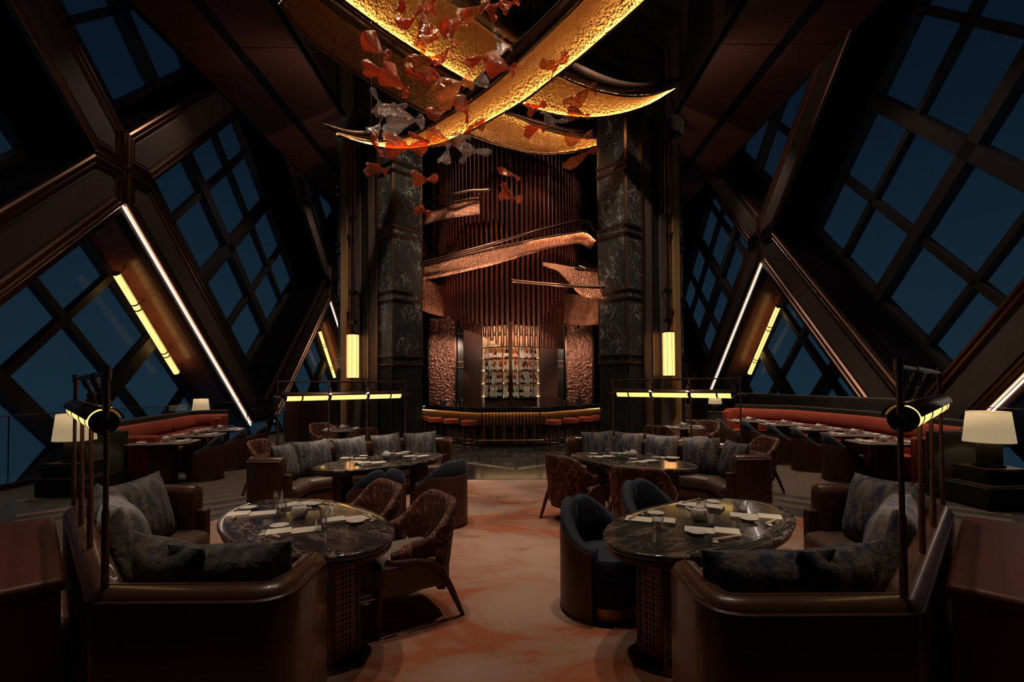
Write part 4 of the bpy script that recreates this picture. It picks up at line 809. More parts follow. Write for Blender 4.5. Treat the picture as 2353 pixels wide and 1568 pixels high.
# ================================================================== FURNITURE
def fillet(pts, rad, n=6):
    out = [Vector(pts[0])]
    for i in range(1, len(pts)-1):
        p, a, b = Vector(pts[i]), Vector(pts[i-1]), Vector(pts[i+1]); u = (a-p).normalized(); v = (b-p).normalized()
        r = rad[i-1] if isinstance(rad, (list, tuple)) else rad
        half = u.angle(v)/2; t = min(r/math.tan(half), (a-p).length*.48, (b-p).length*.48)
        A = p + u*t; B = p + v*t
        for k in range(n+1):
            s = k/n; out.append((1-s)**2*A + 2*s*(1-s)*p + s*s*B)
    out.append(Vector(pts[-1])); return out
def densify(P, step=.12):
    out = []
    for a, b in zip(P[:-1], P[1:]):
        n = max(1, round((b-a).length/step)); out += [a.lerp(b, k/n) for k in range(n)]
    return out + [P[-1]]
def miter(P):
    N = []
    for i in range(len(P)):
        a = P[max(0, i-1)]; b = P[min(len(P)-1, i+1)]; d = (b-a).normalized(); n = Vector((-d.y, d.x))
        if 0 < i < len(P)-1:
            d1 = (P[i]-P[i-1]).normalized(); c = max(.5, n.dot(Vector((-d1.y, d1.x)))); n = n/c
        N.append(n)
    return N
def run(P, prof, ends=0.):
    """sweep (inward offset, z) profile along P; ends rounds the two ends over that length"""
    N = miter(P); rings = [[(p.x + n.x*o, p.y + n.y*o, z) for o, z in prof] for p, n in zip(P, N)]
    if ends:
        om = sum(o for o, z in prof)/len(prof); zm = sum(z for o, z in prof)/len(prof)
        def shrink(p, n, d, k, s): return [(p.x + d.x*k + n.x*(om + (o-om)*s), p.y + d.y*k + n.y*(om + (o-om)*s), zm + (z-zm)*s) for o, z in prof]
        d0 = (P[0]-P[1]).normalized(); d1 = (P[-1]-P[-2]).normalized()
        for k, s in ((.4, .97), (.75, .86), (1., .62)):
            rings.insert(0, shrink(P[0], N[0], d0, ends*k, s)); rings.append(shrink(P[-1], N[-1], d1, ends*k, s))
    return MB().sweep(rings)
def facing(x, y): return math.atan2(y, x) - PI/2

# ---- curved leather booth sofas
OUT = [(-1.29, .93), (-1.625, .595), (-1.03, 0), (1.03, 0), (1.625, .595), (1.29, .93)]
BACK = densify(fillet(OUT, [.18, .12, .12, .18]))
def sofa(loc, rz, lab):
    t = thing('booth_sofa', lab, 'sofa', (*loc, 0), rz, 'leather booth sofas')
    run(BACK, [(0, .14), (0, .76), (.008, .795), (.03, .822), (.07, .832), (.115, .822), (.137, .795), (.145, .76), (.145, .3), (.1, .14)], .02).obj('backrest', 'leather', t, smooth=50)
    run(BACK, [(.008, .788), (-.003, .78), (.004, .772), (.014, .78)]).obj('piping', 'leather', t)
    run(BACK, [(.073, .834), (.067, .834), (.067, .831), (.073, .831)]).obj('seam', 'leather_seat', t)
    ip = fillet([(-1.515, .485), (-1.03, 0), (1.03, 0), (1.515, .485)], .25); ip = densify(ip)
    run(ip, [(.15, .29), (.15, .43), (.2, .452), (.52, .455), (.59, .445), (.63, .415), (.635, .36), (.62, .305), (.58, .29)], .05).obj('seat', 'leather_seat', t, smooth=50)
    run(ip, [(.13, .12), (.13, .285), (.57, .285), (.6, .26), (.6, .15), (.57, .12)], .02).obj('seat_base', 'leather', t, smooth=50)
    for sx in (-1, 1):
        o = MB().box((-.035, -.085, .1), (.035, .085, .62)).obj('end_post', 'wood_frame', t, bevel=.015); o.location = (sx*1.225, .895, 0); o.rotation_euler = (0, 0, R(45*sx))
        for p in ((sx*1.54, .62), (sx*1.03, .1), (sx*.9, .45), (sx*1.2, .78)):
            MB().rod((p[0], p[1], .2), (p[0], p[1], 0.0), .03, .02, 8).obj('leg', 'wood_frame', t)
    return t
SOFAS = {'near_left': ((-2.545, 2.805), -45), 'near_right': ((2.345, 2.655), 45), 'far_left': ((-2.56, 7.45), -135), 'far_right': ((2.44, 7.38), 135)}
SW = {'near_left': 'backing onto a timber console, facing two veined armchairs', 'near_right': 'backing onto a timber console, facing two blue tub chairs', 'far_left': 'nearer the bar, facing two blue tub chairs', 'far_right': 'nearer the bar, facing two veined armchairs'}
SHORT = {'near_left': 'console-backed booth with veined armchairs', 'near_right': 'console-backed booth with tub chairs', 'far_left': 'bar-side booth with tub chairs', 'far_right': 'bar-side booth with veined armchairs'}
for k, (p, a) in SOFAS.items(): sofa(p, R(a), 'dark brown leather booth sofa ' + SW[k])
# scatter cushions
def cushion_mesh(mat, seed):
    rg2 = random.Random(seed); n = 15; f = []; b = []
    ph = rg2.uniform(0, 6)
    for i in range(n):
        u = i/(n-1)*2 - 1; r1, r2 = [], []
        for j in range(n):
            v = j/(n-1)*2 - 1
            pinch = 1 - .07*(1 - abs(u)**2)*(abs(v)**4) ; pin2 = 1 - .07*(1 - abs(v)**2)*(abs(u)**4)
            x = .255*u*pin2; z = .245*v*pinch
            th = .105*((1 - abs(u)**2.6)*(1 - abs(v)**2.6))**.55 + .006
            th += .008*math.sin(9*u + 4*v + ph)*(1 - u*u)*(1 - v*v)
            r1.append((x, th, z)); r2.append((x, -th, z))
        f.append(r1); b.append(r2)
    m = MB(); m.grid(f); m.grid([r[::-1] for r in b])
    e1 = [f[i][0] for i in range(n)] + [f[n-1][j] for j in range(1, n)] + [f[i][n-1] for i in range(n-2, -1, -1)] + [f[0][j] for j in range(n-2, 0, -1)]
    e2 = [(x, -y, z) for x, y, z in e1]; k = len(e1); m.add(e1 + e2, [(i, (i+1) % k, k + (i+1) % k, k + i) for i in range(k)])
    return m.mesh('scatter_cushion', mat, 180)
CM = {'g': [cushion_mesh('cushion', s) for s in range(3)], 'b': [cushion_mesh('cushion_blue', s + 9) for s in range(3)]}
near_spots = [(1.28, .25, 45, 'on the aisle wing'), (.74, .0, 0, 'by the back corner'), (.28, .0, 0, 'on the long back'), (-1.02, .1, -22, 'in the corner'), (-1.36, .35, -45, 'on the opposite wing')]
far_spots = [(1.25, .25, 45, 'on one wing'), (.62, .0, 0, 'at one back end'), (.05, .0, 0, 'in the middle of the back'), (-.55, .0, 0, 'at the other back end'), (-1.25, .25, -45, 'on the other wing')]
rg = random.Random(2)
for k, (p, a) in SOFAS.items():
    col = 'b' if 'right' in k else 'g'; lab = 'blue and bronze' if col == 'b' else 'grey'
    spots = near_spots if 'near' in k else far_spots
    for i, (x, y, dr, w) in enumerate(spots):
        if k == 'near_left': x, dr = -x, -dr
        n = Vector((-math.sin(R(dr)), math.cos(R(dr))))
        q = Vector((x, y)) + n*(.265 + rg.uniform(0, .02)); ca, sa = math.cos(R(a)), math.sin(R(a))
        o = share('scatter_cushion', CM[col][i % 3], None, (p[0] + ca*q.x - sa*q.y, p[1] + sa*q.x + ca*q.y, .70 if 'near' in k else .69), (R(14), rg.uniform(-.06, .06), R(a + dr + rg.uniform(-5, 5)))); o.scale = (1.12,)*3 if 'near' in k else (1.04,)*3
        tag(o, '%s velvet cushion %s, %s' % (lab, w, SHORT[k]), 'cushion', 'velvet cushions on the booth sofas')
# ---- low timber consoles behind the two near booths
def console(loc, rz, w, sgn):
    t = thing('timber_console', 'low red-brown timber console against the ' + w, 'console', (*loc, 0), rz)
    # x along the sofa back, y away from the sofa
    b = MB(); prof = []
    L = .84; D = .62
    MB().prism([(-L, 0), (L, 0), (L, D), (-L, D)], .66, .735).obj('top', 'wood_console', t, bevel=.025)
    MB().box((-L + .02, .02, .05), (L - .02, D - .02, .66)).obj('body', 'wood_console', t)
    MB().box((-L - .0 if sgn < 0 else L - .02, .06, .12), (-L + .02 if sgn < 0 else L, D - .04, .6)).obj('perforated_panel', 'wood_dark', t)
    x = -L - .003 if sgn < 0 else L + .003
    dm = MB().rod((-.004, 0, 0), (.004, 0, 0), .008, n=6).mesh('perforation', 'black', 0)
    for i in range(9):
        for j in range(12): share('perforation', dm, t, (x, .11 + i*.05, .16 + j*.036))
    MB().rod((x + sgn*.09, .05, .34), (x + sgn*.09, D, .34), .012).obj('rail', 'brass', t); MB().rod((x + sgn*.09, .05, .0), (x + sgn*.09, .05, .37), .013).obj('rail_post', 'brass', t)
    MB().box((-L + .04, .04, 0), (L - .04, D - .04, .05)).obj('plinth', 'black', t)
console((-2.87, 3.08), R(135), SHORT['near_left'], 1); console((2.66, 2.93), R(-135), SHORT['near_right'], -1)

# ---- oval marble tables
def oval(a, b, n=64, p=2.0): return [(a*math.cos(2*PI*i/n), b*math.sin(2*PI*i/n)) for i in range(n)]
def oval_table(loc, rz, mat, lab):
    t = thing('oval_table', lab, 'table', (*loc, 0), rz, 'oval marble dining tables')
    A, B = .885, .485
    def ring(k, z): return [(x, y, z) for x, y in oval(A + k, B + k)]
    m = MB().sweep([ring(-.02, .712), ring(-.005, .716), ring(0, .724), ring(0, .74), ring(-.004, .747), ring(-.012, .75), ring(-.078, .75), ring(-.08, .7475), ring(-.085, .7475), ring(-.087, .75)]); m.obj('top', mat, t, smooth=40)
    MB().sweep([ring(-.05, .672), ring(-.02, .676), ring(-.015, .7), ring(-.025, .712)]).obj('apron', 'wood_frame', t)
    for sx in (-1, 1):
        q = MB().box((-.06, -.075, .02), (.06, .075, .675)).obj('pedestal', 'wood_dark', t, bevel=.006); q.location = (sx*.55, 0, 0)
        fr = MB()
        for x in (-.066, .066):
            for y in (-.082, .082): fr.box((x-.014, y-.014, .02), (x+.014, y+.014, .68))
        fr.obj('corner_trim', 'wood_frame', q, bevel=.004)
        lt = MB()
        for sy in (-1, 1):
            for xx in (-.04, -.026, -.006, .006, .026, .04): lt.box((xx-.002, sy*.085-.005, .04), (xx+.002, sy*.085+.005, .67))
            for yy in (-.055, -.04, -.01, .01, .04, .055): lt.box((sy*.07-.005, yy-.002, .04), (sy*.07+.005, yy+.002, .67))
            z = .06; kk = 0
            while z < .66:
                lt.box((-.054, sy*.085-.004, z-.002), (.054, sy*.085+.004, z+.002)); lt.box((sy*.07-.004, -.07, z-.002), (sy*.07+.004, .07, z+.002)); z += (.012, .026, .026)[kk % 3]; kk += 1
        lt.obj('lattice', 'bronze', q)
        MB().sweep([[(x, y, z) for x, y in oval(.15*s, .2*s, 32)] for s, z in ((1, 0), (1, .012), (.93, .02))]).obj('foot_plate', 'bronze_dark', q)
    return t
oval_table((-1.475, 3.42), R(136), 'marble_purple', 'oval purple-veined marble table in the console-backed booth with veined armchairs')
oval_table((1.31, 3.35), R(39), 'marble_table', 'oval dark green marble table in the console-backed booth with tub chairs')
oval_table((-1.645, 6.16), R(47), 'marble_table', 'oval dark green marble table in the bar-side booth with tub chairs')
oval_table((1.47, 6.1), R(-50), 'marble_table', 'oval dark green marble table in the bar-side booth with veined armchairs')

# ---- tableware
dish_me = MB().lathe([(0, .004), (.03, .0), (.034, .004), (.058, .02), (.06, .022), (.056, .022), (.034, .009), (0, .008)], 24, capped=False).mesh('dish', 'porcelain')
glass_me = MB().lathe([(0, .0), (.027, .0), (.031, .004), (.041, .092), (.0385, .092), (.029, .012), (0, .012)], 20, capped=False).mesh('tumbler', 'drink_glass')
tall_me = MB().lathe([(0, .0), (.028, .0), (.031, .004), (.043, .13), (.0405, .13), (.029, .012), (0, .012)], 20, capped=False).mesh('tall_tumbler', 'drink_glass')
rest_me = MB().lathe([(0, 0), (.014, 0), (.019, .006), (.016, .012), (0, .013)], 14, capped=False).mesh('rest', 'porcelain')
nap_a = MB().box((-.16, -.062, 0), (.16, .062, .011)); nap_a = nap_a.mesh('napkin', 'linen', 0)
nap_b = MB().box((-.16, -.06, .011), (-.02, .064, .022)).mesh('fold', 'linen', 0)
nap_c = MB().rod((-.16, -.062, .011), (-.16, .064, .011), .011, n=10).mesh('rolled_edge', 'linen')
stick_me = MB().box((-.115, -.004, 0), (.115, .004, .007)).mesh('stick', 'chopstick', 0)
pot_body = MB().lathe([(0, 0), (.035, 0), (.058, .025), (.062, .05), (.05, .078), (.03, .09), (0, .092)], 24, capped=False).mesh('body', 'porcelain')
pot_lid = MB().lathe([(0, .088), (.033, .088), (.034, .094), (.02, .101), (0, .103)], 20, capped=False).mesh('lid', 'porcelain')
pot_spout = MB().rod((.045, 0, .055), (.098, 0, .078), .017, .010, 12).mesh('spout', 'porcelain')
def napkin(x, y, z, rot, lab):
    o = share('napkin', nap_a, None, (x, y, z), (0, 0, rot)); tag(o, lab, 'napkin', 'folded white napkins'); share('fold', nap_b, o); share('rolled_edge', nap_c, o); return o
def pot(x, y, z, rot, lab):
    t = thing('sauce_pot', lab, 'pot', (x, y, z), rot, 'white porcelain sauce pots'); share('body', pot_body, t); share('lid', pot_lid, t); share('spout', pot_spout, t)
ZT = .75
for k, D in SETTINGS.items():
    w = 'at the ' + SHORT[k]
    for x, y in D['dish']: tag(share('sauce_dish', dish_me, None, (x, y, ZT)), 'small round white sauce dish ' + w, 'dish', 'sauce dishes ' + w)
    for x, y in D['glass']: tag(share('tumbler', glass_me, None, (x, y, ZT)), 'clear water tumbler ' + w, 'glass', 'tumblers ' + w)
    for x, y in D['tall']: tag(share('tall_tumbler', tall_me, None, (x, y, ZT)), 'taller clear tumbler ' + w, 'glass')
    for x, y in D['pot']: pot(x, y, ZT, -.3 if 'left' in k else 2.6, 'round white porcelain sauce pot ' + w)
    for x, y, a in D['napkin']: napkin(x, y, ZT, R(a + (180 if 'right' in k else 0)), 'folded white linen napkin ' + w)
    for x, y in D['rest']: tag(share('chopstick_rest', rest_me, None, (x, y, ZT)), 'white pebble chopstick rest ' + w, 'chopstick rest', 'chopstick rests ' + w)
    for x, y, a in D['stick']:
        t = thing('chopstick_pair', 'pair of pale wooden chopsticks ' + w, 'chopsticks', (x, y, ZT + .013), R(a), 'chopsticks ' + w)
        share('stick', stick_me, t, (0, .005, 0)); share('stick', stick_me, t, (0, -.005, 0), (0, 0, .02))

# ---- veined rust armchairs
def armchair():
    t = thing('veined_armchair', 'x', 'chair')
    path = densify(fillet([(.315, .235), (.325, -.25), (-.325, -.25), (-.315, .235)], .24, 12), .05); n = len(path); N = miter(path); rings = []
    for i, (p, nn) in enumerate(zip(path, N)):
        nn = nn.normalized()*-1 if nn.dot(-p) < 0 else nn.normalized()
        s = abs(i/(n-1)*2 - 1); k = smoothstep((s - .22)/.6)
        top = lerp(.84, .60, k) - .05*smoothstep((s - .85)/.15); bot = lerp(.17, .475, smoothstep((s - .3)/.35)); th = .058*(1 - .35*smoothstep((s - .8)/.2))
        lean = lerp(.085, .02, k)
        def pt(o, z): q = p + nn*o - nn*lean*((z - .3)/.55); return (q.x, q.y, z)
        h = top - bot
        rings.append([pt(.0, bot), pt(-.004, bot + h*.35), pt(0, bot + h*.7), pt(.002, top - .03), pt(th*.25, top - .006), pt(th*.6, top), pt(th*.95, top - .012), pt(th*1.1, top - .04), pt(th*1.05, bot + h*.4), pt(th, bot)])
    MB().sweep(rings).obj('back_shell', 'velvet_veined', t, smooth=60)
    se = MB().box((-.265, -.23, .22), (.265, .335, .455)).obj('seat', 'seat_cloth', t, bevel=.035)
    MB().box((-.266, -.2, .425), (.266, .337, .433)).obj('piping', 'seat_cloth', t, bevel=.004)
    for sx in (-1, 1):
        fl = MB(); sec = lambda c, w, h: [(c[0]-w, c[1]-h, c[2]), (c[0]+w, c[1]-h, c[2]), (c[0]+w, c[1]+h, c[2]), (c[0]-w, c[1]+h, c[2])]
        MB().sweep([sec((sx*.28, .30, .44), .018, .022), sec((sx*.285, .315, .2), .018, .02), sec((sx*.29, .33, 0), .013, .014)]).obj('leg', 'wood_frame', t, bevel=.006)
        arm = [((sx*.325, .285, .50), .022), ((sx*.33, .22, .482), .024), ((sx*.335, .08, .47), .026), ((sx*.335, -.04, .44), .03), ((sx*.335, -.12, .37), .03), ((sx*.33, -.2, .22), .025), ((sx*.32, -.30, 0), .017)]
        rr = []
        for i, (c, r) in enumerate(arm):
            a = Vector(arm[max(0, i-1)][0]); b = Vector(arm[min(len(arm)-1, i+1)][0]); q = (b-a).to_track_quat('Z', 'Y')
            rr.append([tuple(Vector(c) + q @ Vector((r*.9*math.cos(x), r*math.sin(x), 0))) for x in [2*PI*m/8 for m in range(8)]])
        MB().sweep(rr).obj('arm_leg', 'wood_frame', t, smooth=60)
    return t
ch = armchair(); used = False
def place_armchair(x, y, fx, fy, lab):
    global used
    if not used: o = ch; o.location = (x, y, 0); o.rotation_euler = (0, 0, facing(fx, fy)); o['label'] = lab; used = True
    else: o = copy_tree(ch, None, (x, y, 0), facing(fx, fy), lab)
    o['group'] = 'veined rust armchairs'
    return o
place_armchair(-.80, 3.72, -.84, -.54, 'veined rust armchair with grey seat standing free at the purple-veined table')
place_armchair(-1.33, 4.2, -.78, -.62, 'veined rust velvet armchair tucked between the purple-veined table and a blue tub chair')
place_armchair(.78, 6.1, .80, .60, 'veined rust velvet armchair at the bar-side table, nearest the open aisle')
place_armchair(1.42, 5.3, .45, .89, 'veined rust armchair with its back to a blue tub chair at the bar-side table')
place_armchair(3.84, 7.75, -1, -.1, 'veined armchair half hidden behind the bar-side booth, next to the five-table banquette')
place_armchair(-3.88, 7.85, 1, -.1, 'veined armchair half hidden behind the bar-side booth, next to the three-table banquette')
place_armchair(-4.3, 11.2, .75, -.55, 'veined armchair against the timber screen at the small round table')
place_armchair(-3.2, 10.15, -.7, .7, 'veined armchair backing the bar-side booth at the round table by the timber screen')
place_armchair(3.15, 10.15, .7, .7, 'veined armchair backing the bar-side booth at the round table by the five-table banquette')
place_armchair(4.4, 11.2, -.75, -.55, 'veined armchair on the banquette side of the round table by the five-table banquette')

# ---- blue tub chairs with timber shells
def tub(cloth):
    t = thing('tub_chair', 'x', 'chair')
    def arc(a): return (.315*math.sin(a), -.29*math.cos(a) - .0)
    def shell(amin, amax, topf, botf, r_o, r_i, n=28):
        rings = []
        for i in range(n):
            a = lerp(amin, amax, i/(n-1)); s = abs(a)/R(118)
            ct, sn = math.sin(a), -math.cos(a); top, bot = topf(s), botf(s)
            sec = [(r_o, bot), (r_o, lerp(bot, top, .5)), (r_o, top - .02), (lerp(r_o, r_i, .2), top - .004), (lerp(r_o, r_i, .5), top), (lerp(r_o, r_i, .8), top - .006), (r_i, top - .03), (r_i, bot)]
            rings.append([(r*ct*1.02, r*sn, z) for r, z in sec])
        return MB().sweep(rings)
    shell(-R(112), R(112), lambda s: lerp(.62, .50, smoothstep((s - .45)/.5)), lambda s: .025, .318, .30).obj('shell', 'wood_shell', t, smooth=60)
    shell(-R(112), R(112), lambda s: .026, lambda s: .008, .322, .3).obj('shell_trim', 'bronze_dark', t, smooth=60)
    top = lambda s: lerp(.805, .53, smoothstep((s - .12)/.85)) - .06*max(0, 1 - s/.1)**2
    for k in (-1, 1):
        a0, a1 = R(1.5)*k, R(118)*k
        shell(min(a0, a1), max(a0, a1), top, lambda s: lerp(.5, .32, smoothstep((s - .5)/.5)), .312, .222, 22).obj('back_pad', cloth, t, smooth=70)
    MB().lathe([(0, .28), (.235, .28), (.26, .31), (.262, .40), (.245, .44), (0, .455)], 32, (0, .06), False).obj('seat', cloth, t)
    MB().lathe([(0, .1), (.245, .1), (.252, .12), (.255, .29), (0, .29)], 32, (0, .05), False).obj('base', cloth, t)
    MB().lathe([(0, 0), (.235, 0), (.235, .1), (0, .1)], 32, (0, .05), False).obj('plinth', 'brass_satin', t)
    return t
tb = tub('velvet_blue'); usedt = False
def place_tub(x, y, fx, fy, lab):
    global usedt
    if not usedt: o = tb; o.location = (x, y, 0); o.rotation_euler = (0, 0, facing(fx, fy)); o['label'] = lab; usedt = True
    else: o = copy_tree(tb, None, (x, y, 0), facing(fx, fy), lab)
    o['group'] = 'blue tub chairs with timber shells'
place_tub(.68, 3.73, .70, -.71, 'blue tub chair with timber shell beside the open carpet at the green table')
place_tub(1.30, 4.36, .60, -.80, 'blue tub chair with its back to a veined armchair at the green table')
place_tub(-1.52, 5.42, -.6, .8, 'blue velvet tub chair behind a veined armchair at the bar-side oval table')
place_tub(-.88, 5.98, -.74, .67, 'blue velvet tub chair on the aisle end of the bar-side oval table')
for i, (x, y) in enumerate([(-5.72, 9.0), (-5.9, 10.1), (-6.08, 11.35)]):
    place_tub(x, y, -.93, -.3, 'dark blue tub chair at the three-table banquette, %s from its tall lamp end' % ordw[i])
for i, (x, y) in enumerate([(5.78, 8.5), (5.82, 9.5), (5.82, 10.42), (5.72, 11.35), (5.5, 12.3)]):
    place_tub(x, y, .96, -.25, 'dark blue tub chair at the five-table banquette, %s from its large lamp end' % (ordw + ('fifth',))[i])

# ---- light bridges standing on the sofa backs
def light_bridge(key, lab):
    p, a = SOFAS[key]; t = thing('bridge_lamp', lab, 'lamp', (*p, .832), R(a), 'alabaster bridge lamps')
    y0 = .06; ZA, ZR = .71, .93
    for x in (-1.02, -.32, .3, 1.02):
        zt = ZR if abs(x) > .9 else ZA - .02
        q = MB().rod((x, y0, 0), (x, y0, zt), .0105, n=12).obj('post', 'lamp_bronze', t); MB().rod((x, y0, 0), (x, y0, .33), .0145, n=12).obj('sleeve', 'lamp_bronze', q)
        if abs(x) > .9: MB().rod((x, y0, ZR - .03), (x, y0, ZR + .035), .0165, n=14).obj('cap', 'lamp_bronze', q)
    MB().rod((-1.08, y0, ZA), (1.08, y0, ZA), .014, n=12).obj('axle', 'lamp_bronze', t)
    for x in (-1, 1):
        MB().rod((x*1.03, y0, ZA), (x*1.08, y0, ZA), .026, n=14).obj('end_knob', 'lamp_bronze_dark', t)
        MB().rod((x*1.0, y0, ZA), (x*.86, y0, ZR - .005), .010, n=8).obj('strut', 'lamp_bronze', t)
        MB().rod((x*.93, y0, ZA), (x*.915, y0, ZA), .055, n=28).obj('end_disc', 'lamp_bronze_dark', t)
    MB().rod((-1.0, y0, ZR), (1.0, y0, ZR), .011, n=10).obj('top_rail', 'lamp_bronze_dark', t)
    MB().rod((-.45, y0, ZR), (.45, y0, ZR), .016, n=10).obj('rail_sleeve', 'lamp_bronze_dark', t)
    n = 14; cyl = lambda r, a0, a1, x: [(x, y0 + r*math.cos(lerp(a0, a1, i/n)), ZA + r*math.sin(lerp(a0, a1, i/n))) for i in range(n+1)]
    MB().grid([cyl(.068, R(14), R(166), -.98), cyl(.068, R(14), R(166), .98)]).obj('hood', 'lamp_bronze_dark', t, solid=.005)
    MB().rod((-.912, y0, ZA), (.912, y0, ZA), .052, n=28).obj('alabaster_tube', 'alabaster', t)
    for x in (-.72, -.32, .3, .7): MB().rod((x - .012 - (.012 if abs(x) < .4 else 0), y0, ZA), (x + .012 + (.012 if abs(x) < .4 else 0), y0, ZA), .0545, n=28).obj('collar', 'lamp_bronze_dark', t)
    for x in (-.3, .3):
        d = Vector((0, .36, -.93)).normalized(); o = Vector((x, y0, ZR))
        hd = MB().rod(o + d*.0, o + d*.07, .017, n=12).obj('spot_arm', 'lamp_bronze', t)
        MB().rod(o + d*.07, o + d*.1, .010, n=8).obj('swivel', 'lamp_bronze_dark', hd); MB().rod(o + d*.1, o + d*.19, .026, n=16).obj('spot_head', 'lamp_bronze', hd)
        MB().rod(o + d*.186, o + d*.192, .018, n=14).obj('spot_lens', 'spot_lens', hd)
        M = Matrix.Translation((*p, .832)) @ Matrix.Rotation(R(a), 4, 'Z'); A = M @ (o + d*.2); B = M @ (o + d*1.2)
        spot('table_spot', A, B, 17, 70, .7, WARM, .02)
light_bridge('near_left', 'bronze and alabaster bridge lamp standing on the ' + SHORT['near_left']); light_bridge('near_right', 'bronze and alabaster bridge lamp standing on the ' + SHORT['near_right'])
light_bridge('far_left', 'bronze and alabaster bridge lamp standing on the ' + SHORT['far_left']); light_bridge('far_right', 'bronze and alabaster bridge lamp standing on the ' + SHORT['far_right'])

# ---- small marble tables with their settings
def setting(x, y, z, rz, w, two=True):
    M2 = Matrix.Rotation(rz, 2)
    def P(a, b): q = M2 @ Vector((a, b)); return x + q.x, y + q.y
    for a in (-.13, .13): tag(share('tumbler', glass_me, None, (*P(a, .02), z)), 'clear tumbler ' + w, 'glass', 'tumblers ' + w)
    pot(*P(0, .05), z, rz, 'white sauce pot between two tumblers ' + w)
    for a in (-.3, .3):
        napkin(*P(a, 0), z, rz + R(90), 'folded white napkin ' + w); tag(share('sauce_dish', dish_me, None, (*P(a, .2), z)), 'white sauce dish ' + w, 'dish', 'sauce dishes ' + w)
def small_table(x, y, rz, mat, lab, w, L=.5, D=.34):
    t = thing('marble_table', lab, 'table', (x, y, 0), rz, 'small marble tables')
    MB().prism([(-L, -D + .08), (-L + .08, -D), (L - .08, -D), (L, -D + .08), (L, D - .08), (L - .08, D), (-L + .08, D), (-L, D - .08)], .69, .72).obj('top', mat, t, bevel=.008)
    MB().box((-L + .12, -D + .1, .665), (L - .12, D - .1, .69)).obj('apron', 'wood_dark', t)
    q = MB().box((-.19, -.10, .015), (.19, .10, .665)).obj('pedestal', 'wood_dark', t, bevel=.006)
    MB().box((-.15, -.106, .05), (.15, .106, .63)).obj('inset_panel', 'wood_shell', q)
    MB().box((-.28, -.18, 0), (.28, .18, .015)).obj('foot_plate', 'bronze_dark', t, bevel=.006)
    setting(x, y, .72, rz, w)
for i, (x, y) in enumerate([(-6.22, 8.66), (-6.48, 9.9), (-6.72, 11.1)]):
    small_table(x, y, R(12), 'marble_grey', 'rectangular grey marble table at the three-table banquette, %s from its tall lamp end' % ordw[i], 'on the %s table of the three-table banquette' % ordw[i])
for i, (x, y) in enumerate([(6.12, 7.95), (6.46, 9.15), (6.52, 10.3), (6.42, 11.45), (6.15, 12.6)]):
    small_table(x, y, R(-8), 'marble_grey', 'rectangular marble table at the five-table banquette, %s from its large lamp end' % (ordw + ('fifth',))[i], 'on the %s table of the five-table banquette' % (ordw + ('fifth',))[i])
small_table(2.95, 7.95, R(135), 'marble_grey', 'marble table close behind the bar-side booth with veined armchairs', 'behind the bar-side booth with veined armchairs', .75, .32)
small_table(-3.08, 8.02, R(45), 'marble_grey', 'marble table close behind the bar-side booth with tub chairs', 'behind the bar-side booth with tub chairs', .75, .32)
for x, y, w in ((-3.78, 10.75, 'by the timber screen'), (3.8, 10.72, 'by the five-table banquette')):
    t = thing('round_table', 'small round marble pedestal table ' + w, 'table', (x, y, 0), 0)
    MB().lathe([(0, .7), (.4, .7), (.43, .712), (.43, .728), (.42, .735), (0, .735)], 40, capped=False).obj('top', 'marble_grey', t); MB().lathe([(0, .02), (.11, .02), (.09, .7), (0, .7)], 12, capped=False).obj('pedestal', 'wood_dark', t); MB().lathe([(0, 0), (.26, 0), (.25, .02), (0, .02)], 28, capped=False).obj('foot_plate', 'bronze_dark', t)
    setting(x, y, .735, .3, 'on the small round table ' + w)

